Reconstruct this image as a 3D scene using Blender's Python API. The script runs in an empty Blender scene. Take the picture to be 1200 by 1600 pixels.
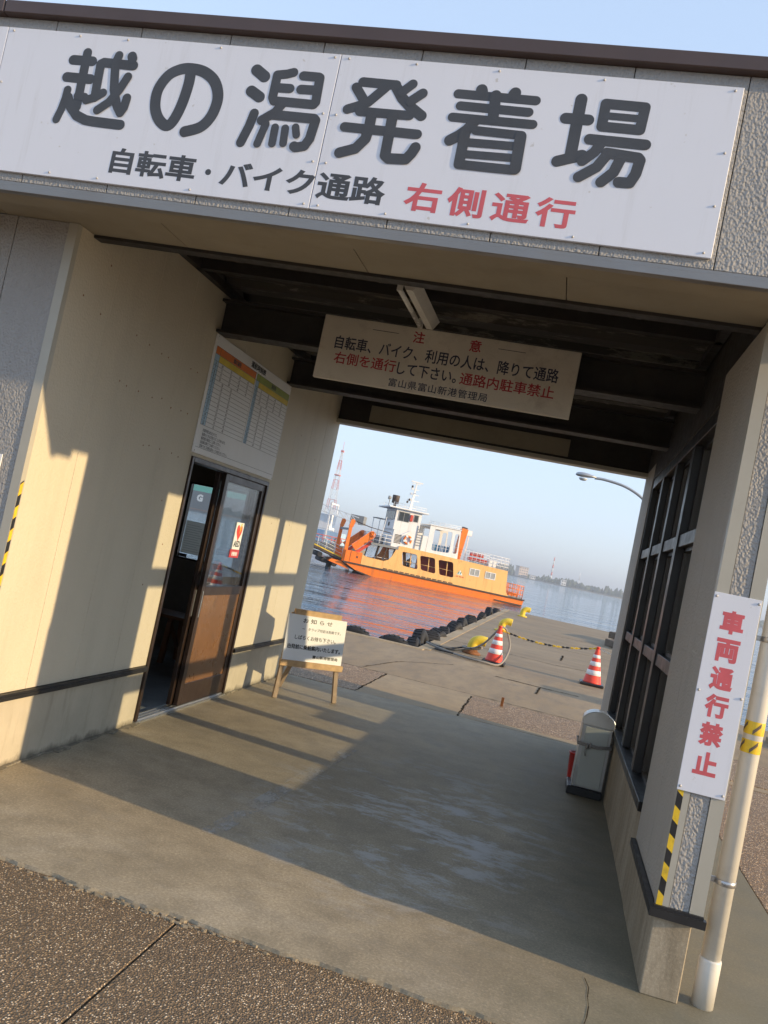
import bpy, bmesh, math, random
from mathutils import Vector, Matrix

random.seed(7)
SC = bpy.context.scene
COL = SC.collection

# ------------------------------------------------------------------ camera
def make_camera():
    yaw, pitch, roll = -0.2152, 0.0399, 0.2067
    fwd = Vector((math.sin(yaw)*math.cos(pitch), math.cos(yaw)*math.cos(pitch), math.sin(pitch)))
    right = Vector((math.cos(yaw), -math.sin(yaw), 0.0))
    up = right.cross(fwd)
    r2 = right*math.cos(roll) + up*math.sin(roll)
    u2 = up*math.cos(roll) - right*math.sin(roll)
    cam = bpy.data.cameras.new('camera')
    cam.sensor_fit = 'VERTICAL'
    cam.sensor_height = 36.0
    cam.sensor_width = 27.0
    cam.lens = 36.0*1342.5/1600.0
    cam.clip_start = 0.05
    cam.clip_end = 12000.0
    ob = bpy.data.objects.new('camera', cam)
    COL.objects.link(ob)
    m = Matrix((r2, u2, -fwd)).transposed().to_4x4()
    m.translation = Vector((2.5569, -3.631, 1.5))
    ob.matrix_world = m
    SC.camera = ob
make_camera()

# ------------------------------------------------------------------ sky, sun, exposure
SUN_TO = Vector((1.0, -0.165, 0.277)).normalized()      # towards the sun
SUN_EL = math.asin(SUN_TO.z)
SUN_AZ = math.atan2(SUN_TO.x, SUN_TO.y)                  # clockwise from +Y
world = bpy.data.worlds.new('World')
SC.world = world
world.use_nodes = True
wn = world.node_tree
sky = wn.nodes.new('ShaderNodeTexSky')
sky.sky_type = 'NISHITA'
sky.sun_disc = False
sky.sun_elevation = SUN_EL
sky.sun_rotation = SUN_AZ
sky.air_density = 1.0
sky.dust_density = 0.8
sky.ozone_density = 1.6
# pale hazy evening sky: the same soft tone curve over the whole dome
gam = wn.nodes.new('ShaderNodeGamma'); gam.inputs[1].default_value = 0.30
tint = wn.nodes.new('ShaderNodeVectorMath'); tint.operation = 'MULTIPLY'; tint.inputs[1].default_value = (1.93, 2.19, 2.62)
wn.links.new(sky.outputs[0], gam.inputs[0]); wn.links.new(gam.outputs[0], tint.inputs[0])
wn.links.new(tint.outputs[0], wn.nodes['Background'].inputs[0])
wn.nodes['Background'].inputs[1].default_value = 0.15
sun = bpy.data.lights.new('sun', 'SUN')
sun.energy = 3.2
sun.angle = math.radians(0.6)
sun.color = (1.0, 0.74, 0.42)
sun_ob = bpy.data.objects.new('sun', sun)
COL.objects.link(sun_ob)
sun_ob.rotation_euler = SUN_TO.to_track_quat('Z', 'Y').to_euler()
sun_ob.location = (20, -5, 12)
SC.view_settings.view_transform = 'Standard'
SC.view_settings.look = 'None'
SC.view_settings.gamma = 1.0
SC.view_settings.use_curve_mapping = False
SC.view_settings.exposure = 1.0

# ------------------------------------------------------------------ helpers
def tag(o, label=None, cat=None, group=None, kind=None):
    if label: o['label'] = label
    if cat: o['category'] = cat
    if group: o['group'] = group
    if kind: o['kind'] = kind
    return o

def thing(name, loc, label, cat, group=None, rz=0.0):
    o = bpy.data.objects.new(name, None)
    o.empty_display_size = 0.1
    COL.objects.link(o)
    o.location = loc
    o.rotation_euler = (0, 0, rz)
    return tag(o, label, cat, group)

def link(name, me, mats, parent=None):
    for m in (mats if isinstance(mats, (list, tuple)) else [mats]):
        me.materials.append(m)
    o = bpy.data.objects.new(name, me)
    COL.objects.link(o)
    o.parent = parent
    return o

class G:
    """collects shapes in one bmesh; make() links them as one mesh object"""
    def __init__(self, off=(0, 0, 0)):
        self.bm = bmesh.new()
        self.off = Vector(off)
        self.mi = 0
    def _v(self, p): return self.bm.verts.new(Vector(p) - self.off)
    def _f(self, vs, smooth=False):
        f = self.bm.faces.new(vs); f.material_index = self.mi; f.smooth = smooth
        return f
    def hexa(self, P):
        v = [self._v(p) for p in P]
        for q in ((3,2,1,0),(4,5,6,7),(0,1,5,4),(1,2,6,5),(2,3,7,6),(3,0,4,7)):
            self._f([v[i] for i in q])
        return self
    def box(self, x0, x1, y0, y1, z0, z1):
        return self.hexa([(x0,y0,z0),(x1,y0,z0),(x1,y1,z0),(x0,y1,z0),(x0,y0,z1),(x1,y0,z1),(x1,y1,z1),(x0,y1,z1)])
    def quad(self, *P):
        self._f([self._v(p) for p in P]); return self
    def beam(self, a, b, w, h, up=(0,0,1), w1=None, h1=None):
        a = Vector(a); b = Vector(b); d = (b-a).normalized(); u = Vector(up)
        if abs(d.dot(u)) > .98: u = Vector((1,0,0))
        s = d.cross(u).normalized(); u = s.cross(d)
        w1 = w if w1 is None else w1; h1 = h if h1 is None else h1
        P = []
        for c, ww, hh in ((a, w, h), (b, w1, h1)):
            for i, j in ((-1,-1),(1,-1),(1,1),(-1,1)):
                P.append(c + s*(i*ww/2) + u*(j*hh/2))
        v = [self._v(p) for p in P]
        for q in ((0,1,2,3),(7,6,5,4),(0,4,5,1),(1,5,6,2),(2,6,7,3),(3,7,4,0)):
            self._f([v[i] for i in q])
        return self
    def tube(self, pts, r, n=8, closed=False, caps=True):
        pts = [Vector(p) for p in pts]
        rr = r if isinstance(r, (list, tuple)) else [r]*len(pts)
        rings = []; prev = None; N = len(pts)
        for i, p in enumerate(pts):
            a = pts[(i-1) % N] if (i > 0 or closed) else p
            b = pts[(i+1) % N] if (i < N-1 or closed) else p
            d = (b-a).normalized()
            if prev is None:
                u = Vector((0,0,1)) if abs(d.z) < .9 else Vector((1,0,0))
            else: u = prev
            s = d.cross(u)
            if s.length < 1e-6: s = d.cross(Vector((0.3,1,0.2)))
            s.normalize(); u = s.cross(d); prev = u
            rings.append([self._v(p + (s*math.cos(t) + u*math.sin(t))*rr[i]) for t in [2*math.pi*k/n for k in range(n)]])
        M = N if closed else N-1
        for i in range(M):
            A, B = rings[i], rings[(i+1) % N]
            for k in range(n):
                self._f([A[k], A[(k+1)%n], B[(k+1)%n], B[k]], True)
        if caps and not closed:
            self._f(rings[0][::-1]); self._f(rings[-1])
        return self
    def cyl(self, a, b, r, n=16, r1=None):
        return self.tube([a, b], [r, r if r1 is None else r1], n)
    def lathe(self, c, prof, n=20, axis='z', cap=True):
        c = Vector(c); rings = []
        for r, h in prof:
            ring = []
            for k in range(n):
                t = 2*math.pi*k/n; x, y = r*math.cos(t), r*math.sin(t)
                ring.append(self._v(c + (Vector((x,y,h)) if axis == 'z' else Vector((h,x,y)) if axis == 'x' else Vector((y,h,x)))))
            rings.append(ring)
        for A, B in zip(rings, rings[1:]):
            for k in range(n): self._f([A[k], A[(k+1)%n], B[(k+1)%n], B[k]], True)
        if cap:
            self._f(rings[0][::-1]); self._f(rings[-1])
        return self
    def torus(self, c, R, r, axis='x', n=24, m=10, sx=1.0):
        c = Vector(c); rings = []
        for i in range(n):
            t = 2*math.pi*i/n; ring = []
            for k in range(m):
                u = 2*math.pi*k/m
                a = R + r*math.cos(u); h = r*math.sin(u)*sx
                x, y = a*math.cos(t), a*math.sin(t)
                p = Vector((h,x,y)) if axis == 'x' else Vector((y,h,x)) if axis == 'y' else Vector((x,y,h))
                ring.append(self._v(c+p))
            rings.append(ring)
        for i in range(n):
            A, B = rings[i], rings[(i+1)%n]
            for k in range(m): self._f([A[k], A[(k+1)%m], B[(k+1)%m], B[k]], True)
        return self
    def prism(self, pts, h0, h1, axis='z'):
        """closed outline of 2-D points extruded along an axis"""
        def P(a, b, h): return (a,b,h) if axis == 'z' else (h,a,b) if axis == 'x' else (a,h,b)
        A = [self._v(P(a,b,h0)) for a, b in pts]; B = [self._v(P(a,b,h1)) for a, b in pts]
        n = len(pts)
        self._f(A[::-1]); self._f(B)
        for i in range(n): self._f([A[i], A[(i+1)%n], B[(i+1)%n], B[i]])
        return self
    def make(self, name, mats, parent=None, bevel=0.0, seg=1):
        bm = self.bm
        bmesh.ops.recalc_face_normals(bm, faces=bm.faces)
        if bevel:
            es = [e for e in bm.edges if len(e.link_faces) == 2 and e.calc_face_angle(0) > .5]
            bmesh.ops.bevel(bm, geom=es, offset=bevel, segments=seg, affect='EDGES', clamp_overlap=True)
        me = bpy.data.meshes.new(name)
        bm.to_mesh(me); bm.free()
        return link(name, me, mats, parent)

def B(name, mat, parent, x0, x1, y0, y1, z0, z1, bevel=0.0):
    return G().box(x0, x1, y0, y1, z0, z1).make(name, mat, parent, bevel)

def curve_mesh(cu):
    o = bpy.data.objects.new('tmp', cu)
    COL.objects.link(o)
    dg = bpy.context.evaluated_depsgraph_get()
    me = bpy.data.meshes.new_from_object(o.evaluated_get(dg))
    bpy.data.objects.remove(o); bpy.data.curves.remove(cu)
    return me

def frame_matrix(origin, xd, yd):
    x = Vector(xd).normalized(); y = Vector(yd).normalized(); z = x.cross(y)
    m = Matrix((x, y, z)).transposed().to_4x4(); m.translation = Vector(origin)
    return m
FRONT = ((1,0,0), (0,0,1))          # reads from -Y
LEFTW = ((0,1,0), (0,0,1))          # on the left wall, reads from +X

def text(name, body, size, mat, parent, origin, dirs, bold=0.012, width=None, align='CENTER', spacing=1.0, depth=0.00012, height=None):
    """flat lettering: origin is the middle (or left end) of the line at mid height"""
    cu = bpy.data.curves.new('lettering', 'FONT')
    cu.body = body; cu.size = 1.0; cu.space_character = spacing
    cu.bevel_depth = bold; cu.bevel_resolution = 0; cu.resolution_u = 3
    me = curve_mesh(cu)
    bm = bmesh.new(); bm.from_mesh(me)
    if bold: bmesh.ops.delete(bm, geom=[v for v in bm.verts if v.co.z < -1e-6], context='VERTS')   # keep the front only
    for f in bm.faces: f.smooth = False
    bm.to_mesh(me); bm.free()
    xs = [v.co.x for v in me.vertices]; ys = [v.co.y for v in me.vertices]
    x0, x1, y0, y1 = min(xs), max(xs), min(ys), max(ys)
    ky = size if height is None else height/(y1-y0)
    kx = ky if width is None else width/(x1-x0)
    cx = (x0+x1)/2 if align == 'CENTER' else x0
    cy = (y0+y1)/2
    m = frame_matrix(origin, *dirs)
    for v in me.vertices:
        z = depth*(0.5+0.5*v.co.z/max(bold, 1e-4))
        v.co = m @ Vector(((v.co.x-cx)*kx, (v.co.y-cy)*ky, z))
    return link(name, me, mat, parent)

def outline(name, outer, holes, h0, h1, mat, parent, axis='y', extra=()):
    """plate with holes: 2-D (a, b) outline, extruded between h0 and h1 along an axis"""
    cu = bpy.data.curves.new(name, 'CURVE'); cu.dimensions = '2D'; cu.fill_mode = 'BOTH'; cu.extrude = 0.5
    for loop in [outer] + list(holes) + list(extra):
        s = cu.splines.new('POLY'); s.points.add(len(loop)-1); s.use_cyclic_u = True
        for p, q in zip(s.points, loop): p.co = (q[0], q[1], 0, 1)
    me = curve_mesh(cu)
    for v in me.vertices:
        a, b = v.co.x, v.co.y; h = h0 + (h1-h0)*(v.co.z+.5)
        v.co = (a,h,b) if axis == 'y' else (h,a,b) if axis == 'x' else (a,b,h)
    return link(name, me, mat, parent)

def rounded(pts, r=0.15, n=4):
    out = []; N = len(pts)
    for i in range(N):
        p = Vector(pts[i]); a = Vector(pts[i-1])-p; b = Vector(pts[(i+1)%N])-p
        ra = min(r, a.length*.45); rb = min(r, b.length*.45)
        s = p+a.normalized()*ra; e = p+b.normalized()*rb
        for k in range(n+1):
            t = k/n
            out.append(tuple(s*(1-t)**2 + p*2*t*(1-t) + e*t*t))
    return out

def smooth_path(pts, n=8):
    P = [Vector(p) for p in pts]; out = []
    for i in range(len(P)-1):
        p0 = P[max(i-1,0)]; p1 = P[i]; p2 = P[i+1]; p3 = P[min(i+2,len(P)-1)]
        for k in range(n):
            t = k/n
            out.append(0.5*((2*p1)+(p2-p0)*t+(2*p0-5*p1+4*p2-p3)*t*t+(3*p1-p0-3*p2+p3)*t**3))
    out.append(P[-1])
    return out

# ------------------------------------------------------------------ materials
class N:
    """small node-tree helper"""
    def __init__(self, name):
        self.m = bpy.data.materials.new(name); self.m.use_nodes = True
        self.t = self.m.node_tree; self.b = self.t.nodes['Principled BSDF']
        self.pos = None
    def P(self):
        if self.pos is None: self.pos = self.t.nodes.new('ShaderNodeNewGeometry').outputs['Position']
        return self.pos
    def set(self, k, v):
        i = self.b.inputs[k]
        if hasattr(v, 'is_linked') or hasattr(v, 'links'): self.t.links.new(v, i)
        elif isinstance(v, (tuple, list)): i.default_value = (*v, 1) if len(v) == 3 else v
        else: i.default_value = v
        return self
    def put(self, sock, v):
        if hasattr(v, 'links'): self.t.links.new(v, sock)
        elif isinstance(v, (tuple, list)) and sock.type == 'RGBA': sock.default_value = (*v, 1) if len(v) == 3 else v
        else: sock.default_value = v
    def map(self, scale=(1,1,1), rot=(0,0,0), src=None, loc=(0,0,0)):
        n = self.t.nodes.new('ShaderNodeMapping'); n.inputs['Scale'].default_value = scale; n.inputs['Rotation'].default_value = rot
        n.inputs['Location'].default_value = loc
        self.t.links.new(src or self.P(), n.inputs['Vector']); return n.outputs[0]
    def noise(self, scale, detail=4, rough=.55, src=None, dist=0.0):
        n = self.t.nodes.new('ShaderNodeTexNoise'); n.inputs['Scale'].default_value = scale; n.inputs['Detail'].default_value = detail
        n.inputs['Roughness'].default_value = rough; n.inputs['Distortion'].default_value = dist
        self.t.links.new(src or self.P(), n.inputs['Vector']); return n.outputs['Fac']
    def voro(self, scale, feature='F1', src=None, out='Distance', rnd=1.0):
        n = self.t.nodes.new('ShaderNodeTexVoronoi'); n.feature = feature; n.inputs['Scale'].default_value = scale
        n.inputs['Randomness'].default_value = rnd
        self.t.links.new(src or self.P(), n.inputs['Vector']); return n.outputs[out]
    def ramp(self, fac, stops, interp='LINEAR'):
        n = self.t.nodes.new('ShaderNodeValToRGB'); self.put(n.inputs[0], fac); e = n.color_ramp.elements; n.color_ramp.interpolation = interp
        while len(e) < len(stops): e.new(.5)
        for el, (p, c) in zip(e, stops):
            el.position = p; c = c if isinstance(c, (tuple, list)) else (c, c, c); el.color = (*c, 1)
        return n.outputs[0]
    def mix(self, fac, a, b, mode='MIX'):
        n = self.t.nodes.new('ShaderNodeMix'); n.data_type = 'RGBA'; n.blend_type = mode
        self.put(n.inputs[0], fac); self.put(n.inputs[6], a); self.put(n.inputs[7], b); return n.outputs[2]
    def math(self, op, a, b=0.0):
        n = self.t.nodes.new('ShaderNodeMath'); n.operation = op; self.put(n.inputs[0], a); self.put(n.inputs[1], b); return n.outputs[0]
    def sep(self, i, src=None):
        n = self.t.nodes.new('ShaderNodeSeparateXYZ'); self.t.links.new(src or self.P(), n.inputs[0]); return n.outputs[i]
    def bump(self, h, strength=.5, dist=.01, prev=None):
        n = self.t.nodes.new('ShaderNodeBump'); n.inputs['Strength'].default_value = strength; n.inputs['Distance'].default_value = dist
        self.put(n.inputs['Height'], h)
        if prev is not None: self.t.links.new(prev, n.inputs['Normal'])
        self.t.links.new(n.outputs[0], self.b.inputs['Normal']); return n.outputs[0]

def paint(name, col, rough=.5, metal=0.0, var=.12, scale=6.0, bump=.0, bscale=60, spec=None, dirt=None):
    """painted or plain surface with soft unevenness, a little dirt and faint relief"""
    n = N(name)
    f = n.noise(scale, 5, .6)
    c = n.mix(n.ramp(f, [(.3, 0), (.7, 1)]), tuple(x*(1-var) for x in col), tuple(min(1, x*(1+var)) for x in col))
    if dirt:
        d = n.ramp(n.noise(dirt[1], 7, .7), [(.52, 0), (.72, 1)])
        c = n.mix(n.math('MULTIPLY', d, dirt[2]), c, dirt[0])
    n.set('Base Color', c).set('Metallic', metal)
    n.set('Roughness', n.ramp(n.noise(scale*2.3, 4), [(.3, max(.03, rough-.08)), (.7, min(1, rough+.08))]))
    if spec is not None: n.set('Specular IOR Level', spec)
    if bump: n.bump(n.noise(bscale, 4), bump, .004)
    return n.m

def glass_mat(name, tint=(.92,.95,.95), rough=.02, refl=1.0):
    m = bpy.data.materials.new(name); m.use_nodes = True; t = m.node_tree
    t.nodes.remove(t.nodes['Principled BSDF'])
    tr = t.nodes.new('ShaderNodeBsdfTransparent'); tr.inputs[0].default_value = (*tint, 1)
    gl = t.nodes.new('ShaderNodeBsdfGlossy'); gl.inputs['Roughness'].default_value = rough
    fr = t.nodes.new('ShaderNodeFresnel')          # the same reflectance on entering and leaving the sheet
    ge = t.nodes.new('ShaderNodeNewGeometry'); io = t.nodes.new('ShaderNodeMix')
    io.inputs[2].default_value = 1.5; io.inputs[3].default_value = 1/1.5
    t.links.new(ge.outputs['Backfacing'], io.inputs[0]); t.links.new(io.outputs[0], fr.inputs[0])
    mx = t.nodes.new('ShaderNodeMixShader')
    t.links.new(fr.outputs[0], mx.inputs[0]); t.links.new(tr.outputs[0], mx.inputs[1]); t.links.new(gl.outputs[0], mx.inputs[2])
    t.links.new(mx.outputs[0], t.nodes['Material Output'].inputs[0])
    return m

def siding(name, c0, c1, relief=1.0, stain=0.25):
    """embossed sheet siding: hammered lumps about a centimetre across"""
    n = N(name)
    p = n.map((1, 1, .8))
    w = n.noise(62, 3, .5, p)
    lum = n.voro(112, 'SMOOTH_F1', p)
    f = n.noise(3, 6, .6)
    c = n.mix(f, c0, c1)
    st = n.ramp(n.noise(1.0, 6, .7, n.map((5, 5, .7))), [(.5, 0), (.75, 1)])
    c = n.mix(n.math('MULTIPLY', st, stain), c, tuple(x*.55 for x in c0))
    n.set('Base Color', c).set('Roughness', .62)
    h = n.math('ADD', n.math('MULTIPLY', lum, 1.0), n.math('MULTIPLY', w, .9))
    n.bump(h, .55*relief, .0085)
    return n.m

def concrete(name, c0, c1, worn=None, rough=.85, streak=(1,1,1), rot=0.0, fine=.25):
    n = N(name)
    p = n.map(streak, (0, 0, rot))
    big = n.noise(.9, 6, .62, p)
    mid = n.noise(5.5, 7, .68, p)
    tiny = n.noise(85, 4, .75)
    c = n.mix(n.ramp(big, [(.3, 0), (.68, 1)]), c0, c1)
    c = n.mix(n.math('MULTIPLY', n.ramp(mid, [(.44, 0), (.66, 1)]), .6), c, tuple(x*.66 for x in c0))
    c = n.mix(n.math('MULTIPLY', n.ramp(tiny, [(.3, 1), (.6, 0)]), fine), c, tuple(x*.5 for x in c0))
    c = n.mix(n.math('MULTIPLY', n.ramp(tiny, [(.55, 0), (.8, 1)]), fine), c, tuple(min(1, x*1.5) for x in c1))
    if worn:
        c = worn(n, c)
    n.set('Base Color', c).set('Roughness', n.ramp(mid, [(.3, rough), (.7, max(.3, rough-.2))])).set('Specular IOR Level', .35)
    h = n.math('ADD', n.math('MULTIPLY', mid, .6), n.math('MULTIPLY', tiny, .35))
    n.bump(h, .4, .006)
    return n.m

def aggregate(name, tone=(1,1,1), scale=95):
    """washed pebble concrete"""
    n = N(name)
    wob = n.noise(30, 2)
    d = n.voro(scale); idc = n.voro(scale, out='Color')
    r = n.sep(0, idc)
    peb = n.ramp(r, [(0, (.16,.12,.085)), (.25, (.11,.085,.065)), (.45, (.25,.19,.13)), (.62, (.08,.075,.075)), (.74, (.38,.30,.21)), (.88, (.58,.53,.46)), (1, (.22,.12,.07))], 'CONSTANT')
    edge = n.ramp(d, [(.30, 1), (.52, 0)])
    c = n.mix(edge, (.085, .068, .05), peb)
    big = n.noise(.8, 6, .65)
    c = n.mix(n.ramp(big, [(.3, .0), (.75, .45)]), c, (.06, .05, .042))
    c = n.mix(1.0, c, tone, 'MULTIPLY')
    n.set('Base Color', c).set('Roughness', n.ramp(r, [(0, .75), (1, .45)])).set('Specular IOR Level', .4)
    n.bump(n.math('SUBTRACT', 1.0, d), .8, .008)
    return n.m

M = {}
def worn_shaded_floor(n, c):
    # remains of an old pale coating, worn into streaks along the walking line
    p = n.map((.95, 1.75, 1), (0, 0, .2))
    a = n.noise(1.8, 10, .78, p, .15)
    m = n.ramp(a, [(.50, 0), (.585, 1)])
    dk = n.ramp(n.noise(1.1, 8, .7, n.map((1, 1.5, 1), (0, 0, .2), loc=(4, 2, 0))), [(.50, 0), (.70, .42)])
    c = n.mix(dk, c, (.19, .165, .12))
    g = n.t.nodes.new('ShaderNodeVectorMath'); g.operation = 'DISTANCE'
    n.t.links.new(n.map((.62, .42, 1), (0, 0, 0)), g.inputs[0]); g.inputs[1].default_value = (1.27, .58, 0)
    m = n.math('MULTIPLY', m, n.ramp(g.outputs['Value'], [(.22, .9), (.66, .06)]))
    c = n.mix(m, c, (.50, .50, .50))
    # grime and moss from the right wall, with some of its shade painted in
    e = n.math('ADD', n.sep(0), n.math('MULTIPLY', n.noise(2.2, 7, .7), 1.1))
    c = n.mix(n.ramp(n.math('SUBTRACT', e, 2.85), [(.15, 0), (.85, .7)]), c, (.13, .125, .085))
    return c
M['floor'] = concrete('passage_concrete', (.325,.275,.195), (.47,.40,.29), worn_shaded_floor, fine=.6)
M['quay'] = concrete('quay_concrete', (.27,.195,.115), (.38,.285,.175), streak=(1, .35, 1), fine=.35)
M['patch'] = concrete('patch_concrete', (.34,.255,.155), (.42,.325,.205))
M['pierc'] = concrete('pier_concrete', (.23,.17,.105), (.34,.26,.165), streak=(.35, 1, 1), fine=.3)
M['agg'] = aggregate('washed_pebble_concrete', (1.95, 1.75, 1.46), 130)
M['agg2'] = aggregate('washed_pebble_concrete_pale', (2.4, 1.95, 1.38), 95)
M['base'] = concrete('mortar_base', (.40,.36,.29), (.48,.43,.35), streak=(1, 1, .4), fine=.12)
def wall_base():
    n = N('splashed_mortar_base')
    f = n.noise(4, 6, .65)
    c = n.mix(n.ramp(f, [(.3, 0), (.7, 1)]), (.40,.36,.28), (.49,.44,.345))
    z = n.math('ADD', n.sep(2), n.math('MULTIPLY', n.noise(7, 7, .75, n.map((1, 1, .5))), .16))
    c = n.mix(n.ramp(z, [(.085, .85), (.125, 0)]), c, (.13,.115,.085))
    st = n.ramp(n.noise(1.0, 6, .7, n.map((7, 7, .8))), [(.54, 0), (.72, .5)])
    c = n.mix(st, c, (.25,.21,.15))
    n.set('Base Color', c).set('Roughness', .85); n.bump(n.noise(60, 4), .25, .004)
    return n.m
M['base'] = wall_base()
M['basedirty'] = concrete('stained_mortar', (.25,.20,.13), (.42,.36,.27), streak=(3, 3, .6), fine=.35)
M['front'] = siding('front_siding', (.30,.29,.28), (.36,.35,.335), 1.25)
M['cream'] = siding('cream_siding', (.54,.485,.375), (.61,.55,.435), .42, .18)
M['brownsid'] = siding('taupe_siding', (.37,.345,.31), (.45,.42,.375), .9)
M['soffit'] = paint('soffit_board', (.29,.255,.19), .75, var=.08, scale=2.5, bump=.2, bscale=90, dirt=((.2,.17,.13), 3, .5))
M['trim'] = paint('beige_metal_trim', (.42,.40,.34), .42, .0, .05, 3)
M['steeltrim'] = paint('grey_brown_metal_trim', (.23,.225,.22), .38, .5, .06, 3)
M['coping'] = paint('brown_coping', (.075,.05,.045), .42, .1, .1, 4)
M['black'] = paint('black_rail', (.022,.022,.024), .45, .2, .2, 8)
M['joint'] = paint('joint_sealant', (.10,.095,.085), .8)
M['beam'] = paint('dark_steel', (.022,.018,.015), .6, .1, .35, 9, .3, 40, dirt=((.05,.03,.02), 5, .5))
M['winframe'] = paint('dark_bronze_aluminium', (.013,.011,.010), .42, .2, .15, 5)
M['frame'] = paint('brown_aluminium', (.042,.026,.020), .36, .3, .12, 5)
M['alum'] = paint('worn_aluminium', (.45,.45,.45), .35, .8, .1, 12)
M['steel'] = paint('stainless_steel', (.52,.52,.51), .34, .9, .03, 3)
M['steelback'] = paint('screw_head', (.48,.47,.46), .5, .3)
M['glass'] = glass_mat('window_glass')
M['dglass'] = glass_mat('door_glass', (.88,.91,.92), .02)
M['doorwood'] = paint('door_panel_brown', (.17,.082,.035), .30, 0, .12, 3, dirt=((.05,.03,.02), 9, .5))
def sign_white():
    n = N('weathered_sign_white')
    c = n.mix(n.noise(1.6, 5), (.69,.715,.79), (.74,.76,.83))
    st = n.ramp(n.noise(1.0, 6, .7, n.map((16, 16, 1.1))), [(.55, 0), (.8, .35)])
    c = n.mix(st, c, (.46,.46,.47))
    sp = n.ramp(n.noise(26, 3, .6), [(.70, 0), (.76, .6)])
    c = n.mix(sp, c, (.45,.42,.38))
    n.set('Base Color', c).set('Roughness', n.ramp(n.noise(5, 4), [(.3, .38), (.7, .52)]))
    return n.m
M['signwhite'] = sign_white()
M['signold'] = paint('aged_sign_board', (.60,.55,.46), .55, 0, .06, 4, dirt=((.30,.24,.18), 7, .45))
M['ink'] = paint('faded_black_ink', (.055,.058,.066), .5, 0, .15, 5)
M['red'] = paint('faded_red_ink', (.60,.11,.13), .5, 0, .12, 6)
M['darkred'] = paint('dark_red_ink', (.38,.03,.04), .5)
M['navy'] = paint('blue_black_ink', (.02,.025,.06), .5)
M['paper'] = paint('notice_paper', (.80,.81,.83), .6, 0, .03, 4)
M['orange_p'] = paint('print_orange', (.72,.20,.04), .5)
M['yellow_p'] = paint('print_yellow', (.70,.55,.06), .5)
M['green_p'] = paint('print_green', (.33,.40,.10), .5)
M['blue_p'] = paint('print_blue', (.38,.55,.72), .5)
M['tapey'] = paint('tape_yellow', (.75,.50,.03), .4, 0, .1, 20, dirt=((.2,.15,.05), 30, .5))
M['tapek'] = paint('tape_black', (.018,.018,.02), .4)
M['pipe'] = paint('ivory_pvc', (.70,.67,.60), .35, 0, .05, 3, dirt=((.35,.30,.22), 6, .35))
M['wood'] = paint('raw_pine', (.50,.33,.17), .65, 0, .2, 14, .2, 50, dirt=((.3,.16,.07), 9, .5))
M['woodgrey'] = paint('weathered_pine', (.30,.225,.16), .75, 0, .2, 16, .25, 50)
M['darkwood'] = paint('stained_bench_wood', (.22,.085,.035), .45, 0, .2, 8)
M['rubber'] = paint('tyre_rubber', (.016,.016,.018), .7, 0, .3, 15, .3, 40)
M['bollard'] = paint('bollard_yellow', (.72,.52,.04), .45, 0, .12, 7, dirt=((.25,.10,.03), 5, .6))
M['rust'] = paint('rust', (.22,.09,.035), .85, 0, .35, 12, .4, 40)
M['cone'] = paint('cone_red', (.72,.055,.025), .45, 0, .08, 12, dirt=((.3,.08,.04), 15, .4))
M['reflect'] = paint('reflective_white', (.78,.78,.78), .35, 0, .05, 10)
M['rope'] = paint('grey_rope', (.28,.26,.235), .9, 0, .2, 60, .5, 200)
M['darkrope'] = paint('dark_rope', (.05,.05,.05), .9, 0, .2, 60)
M['binface'] = paint('bin_panel_green_grey', (.43,.44,.395), .35, .1, .04, 5, dirt=((.32,.31,.26), 8, .25))
M['bucket'] = paint('red_plastic', (.55,.03,.025), .35)
M['lampwhite'] = paint('lamp_enamel', (.72,.70,.66), .4)
M['tube'] = paint('unlit_tube', (.82,.82,.80), .25)
M['roomwall'] = paint('room_wall', (.22,.20,.18), .8)
M['roomfloor'] = paint('room_floor', (.24,.27,.30), .35, 0, .15, 3)
M['galv'] = paint('galvanised_pole', (.42,.43,.44), .45, .6, .08, 6)
M['lampglass'] = paint('lamp_cover', (.55,.58,.60), .2)
M['roof'] = paint('roof_sheet', (.16,.16,.16), .6)
M['timber'] = paint('old_timber', (.13,.10,.075), .85, 0, .3, 10, .4, 30)
# ferry
def ship_paint(name, col, rust, amount):
    n = N(name)
    c = n.mix(n.noise(.5, 5, .6), tuple(x*.90 for x in col), tuple(min(1, x*1.08) for x in col))
    st = n.ramp(n.noise(1.0, 6, .72, n.map((2.6, 2.6, .30))), [(.52, 0), (.72, amount)])
    c = n.mix(st, c, rust)
    bl = n.ramp(n.noise(1.7, 6, .75), [(.60, 0), (.70, amount)])
    c = n.mix(bl, c, tuple(x*.7 for x in rust))
    n.set('Base Color', c).set('Roughness', n.ramp(n.noise(3, 4), [(.3, .3), (.7, .55)]))
    n.bump(n.noise(.9, 2), .25, .06)
    return n.m
M['hull'] = ship_paint('ferry_orange', (.86,.20,.014), (.34,.10,.035), .65)
M['side'] = ship_paint('ferry_cream_orange', (.84,.49,.175), (.45,.21,.07), .5)
M['fwhite'] = ship_paint('ferry_white', (.78,.79,.80), (.42,.33,.25), .35)
M['fdark'] = paint('ferry_dark_trim', (.06,.04,.032), .6)
M['fgrey'] = paint('ferry_deck_grey', (.22,.23,.24), .6)
M['fglass'] = paint('ferry_glass', (.03,.035,.04), .08, 0, .1, 1)
M['fred'] = paint('ferry_red', (.55,.06,.03), .45)
M['fblue'] = paint('seat_blue', (.10,.30,.50), .45)
M['teal'] = paint('emblem_teal', (.10,.33,.30), .5)
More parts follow.
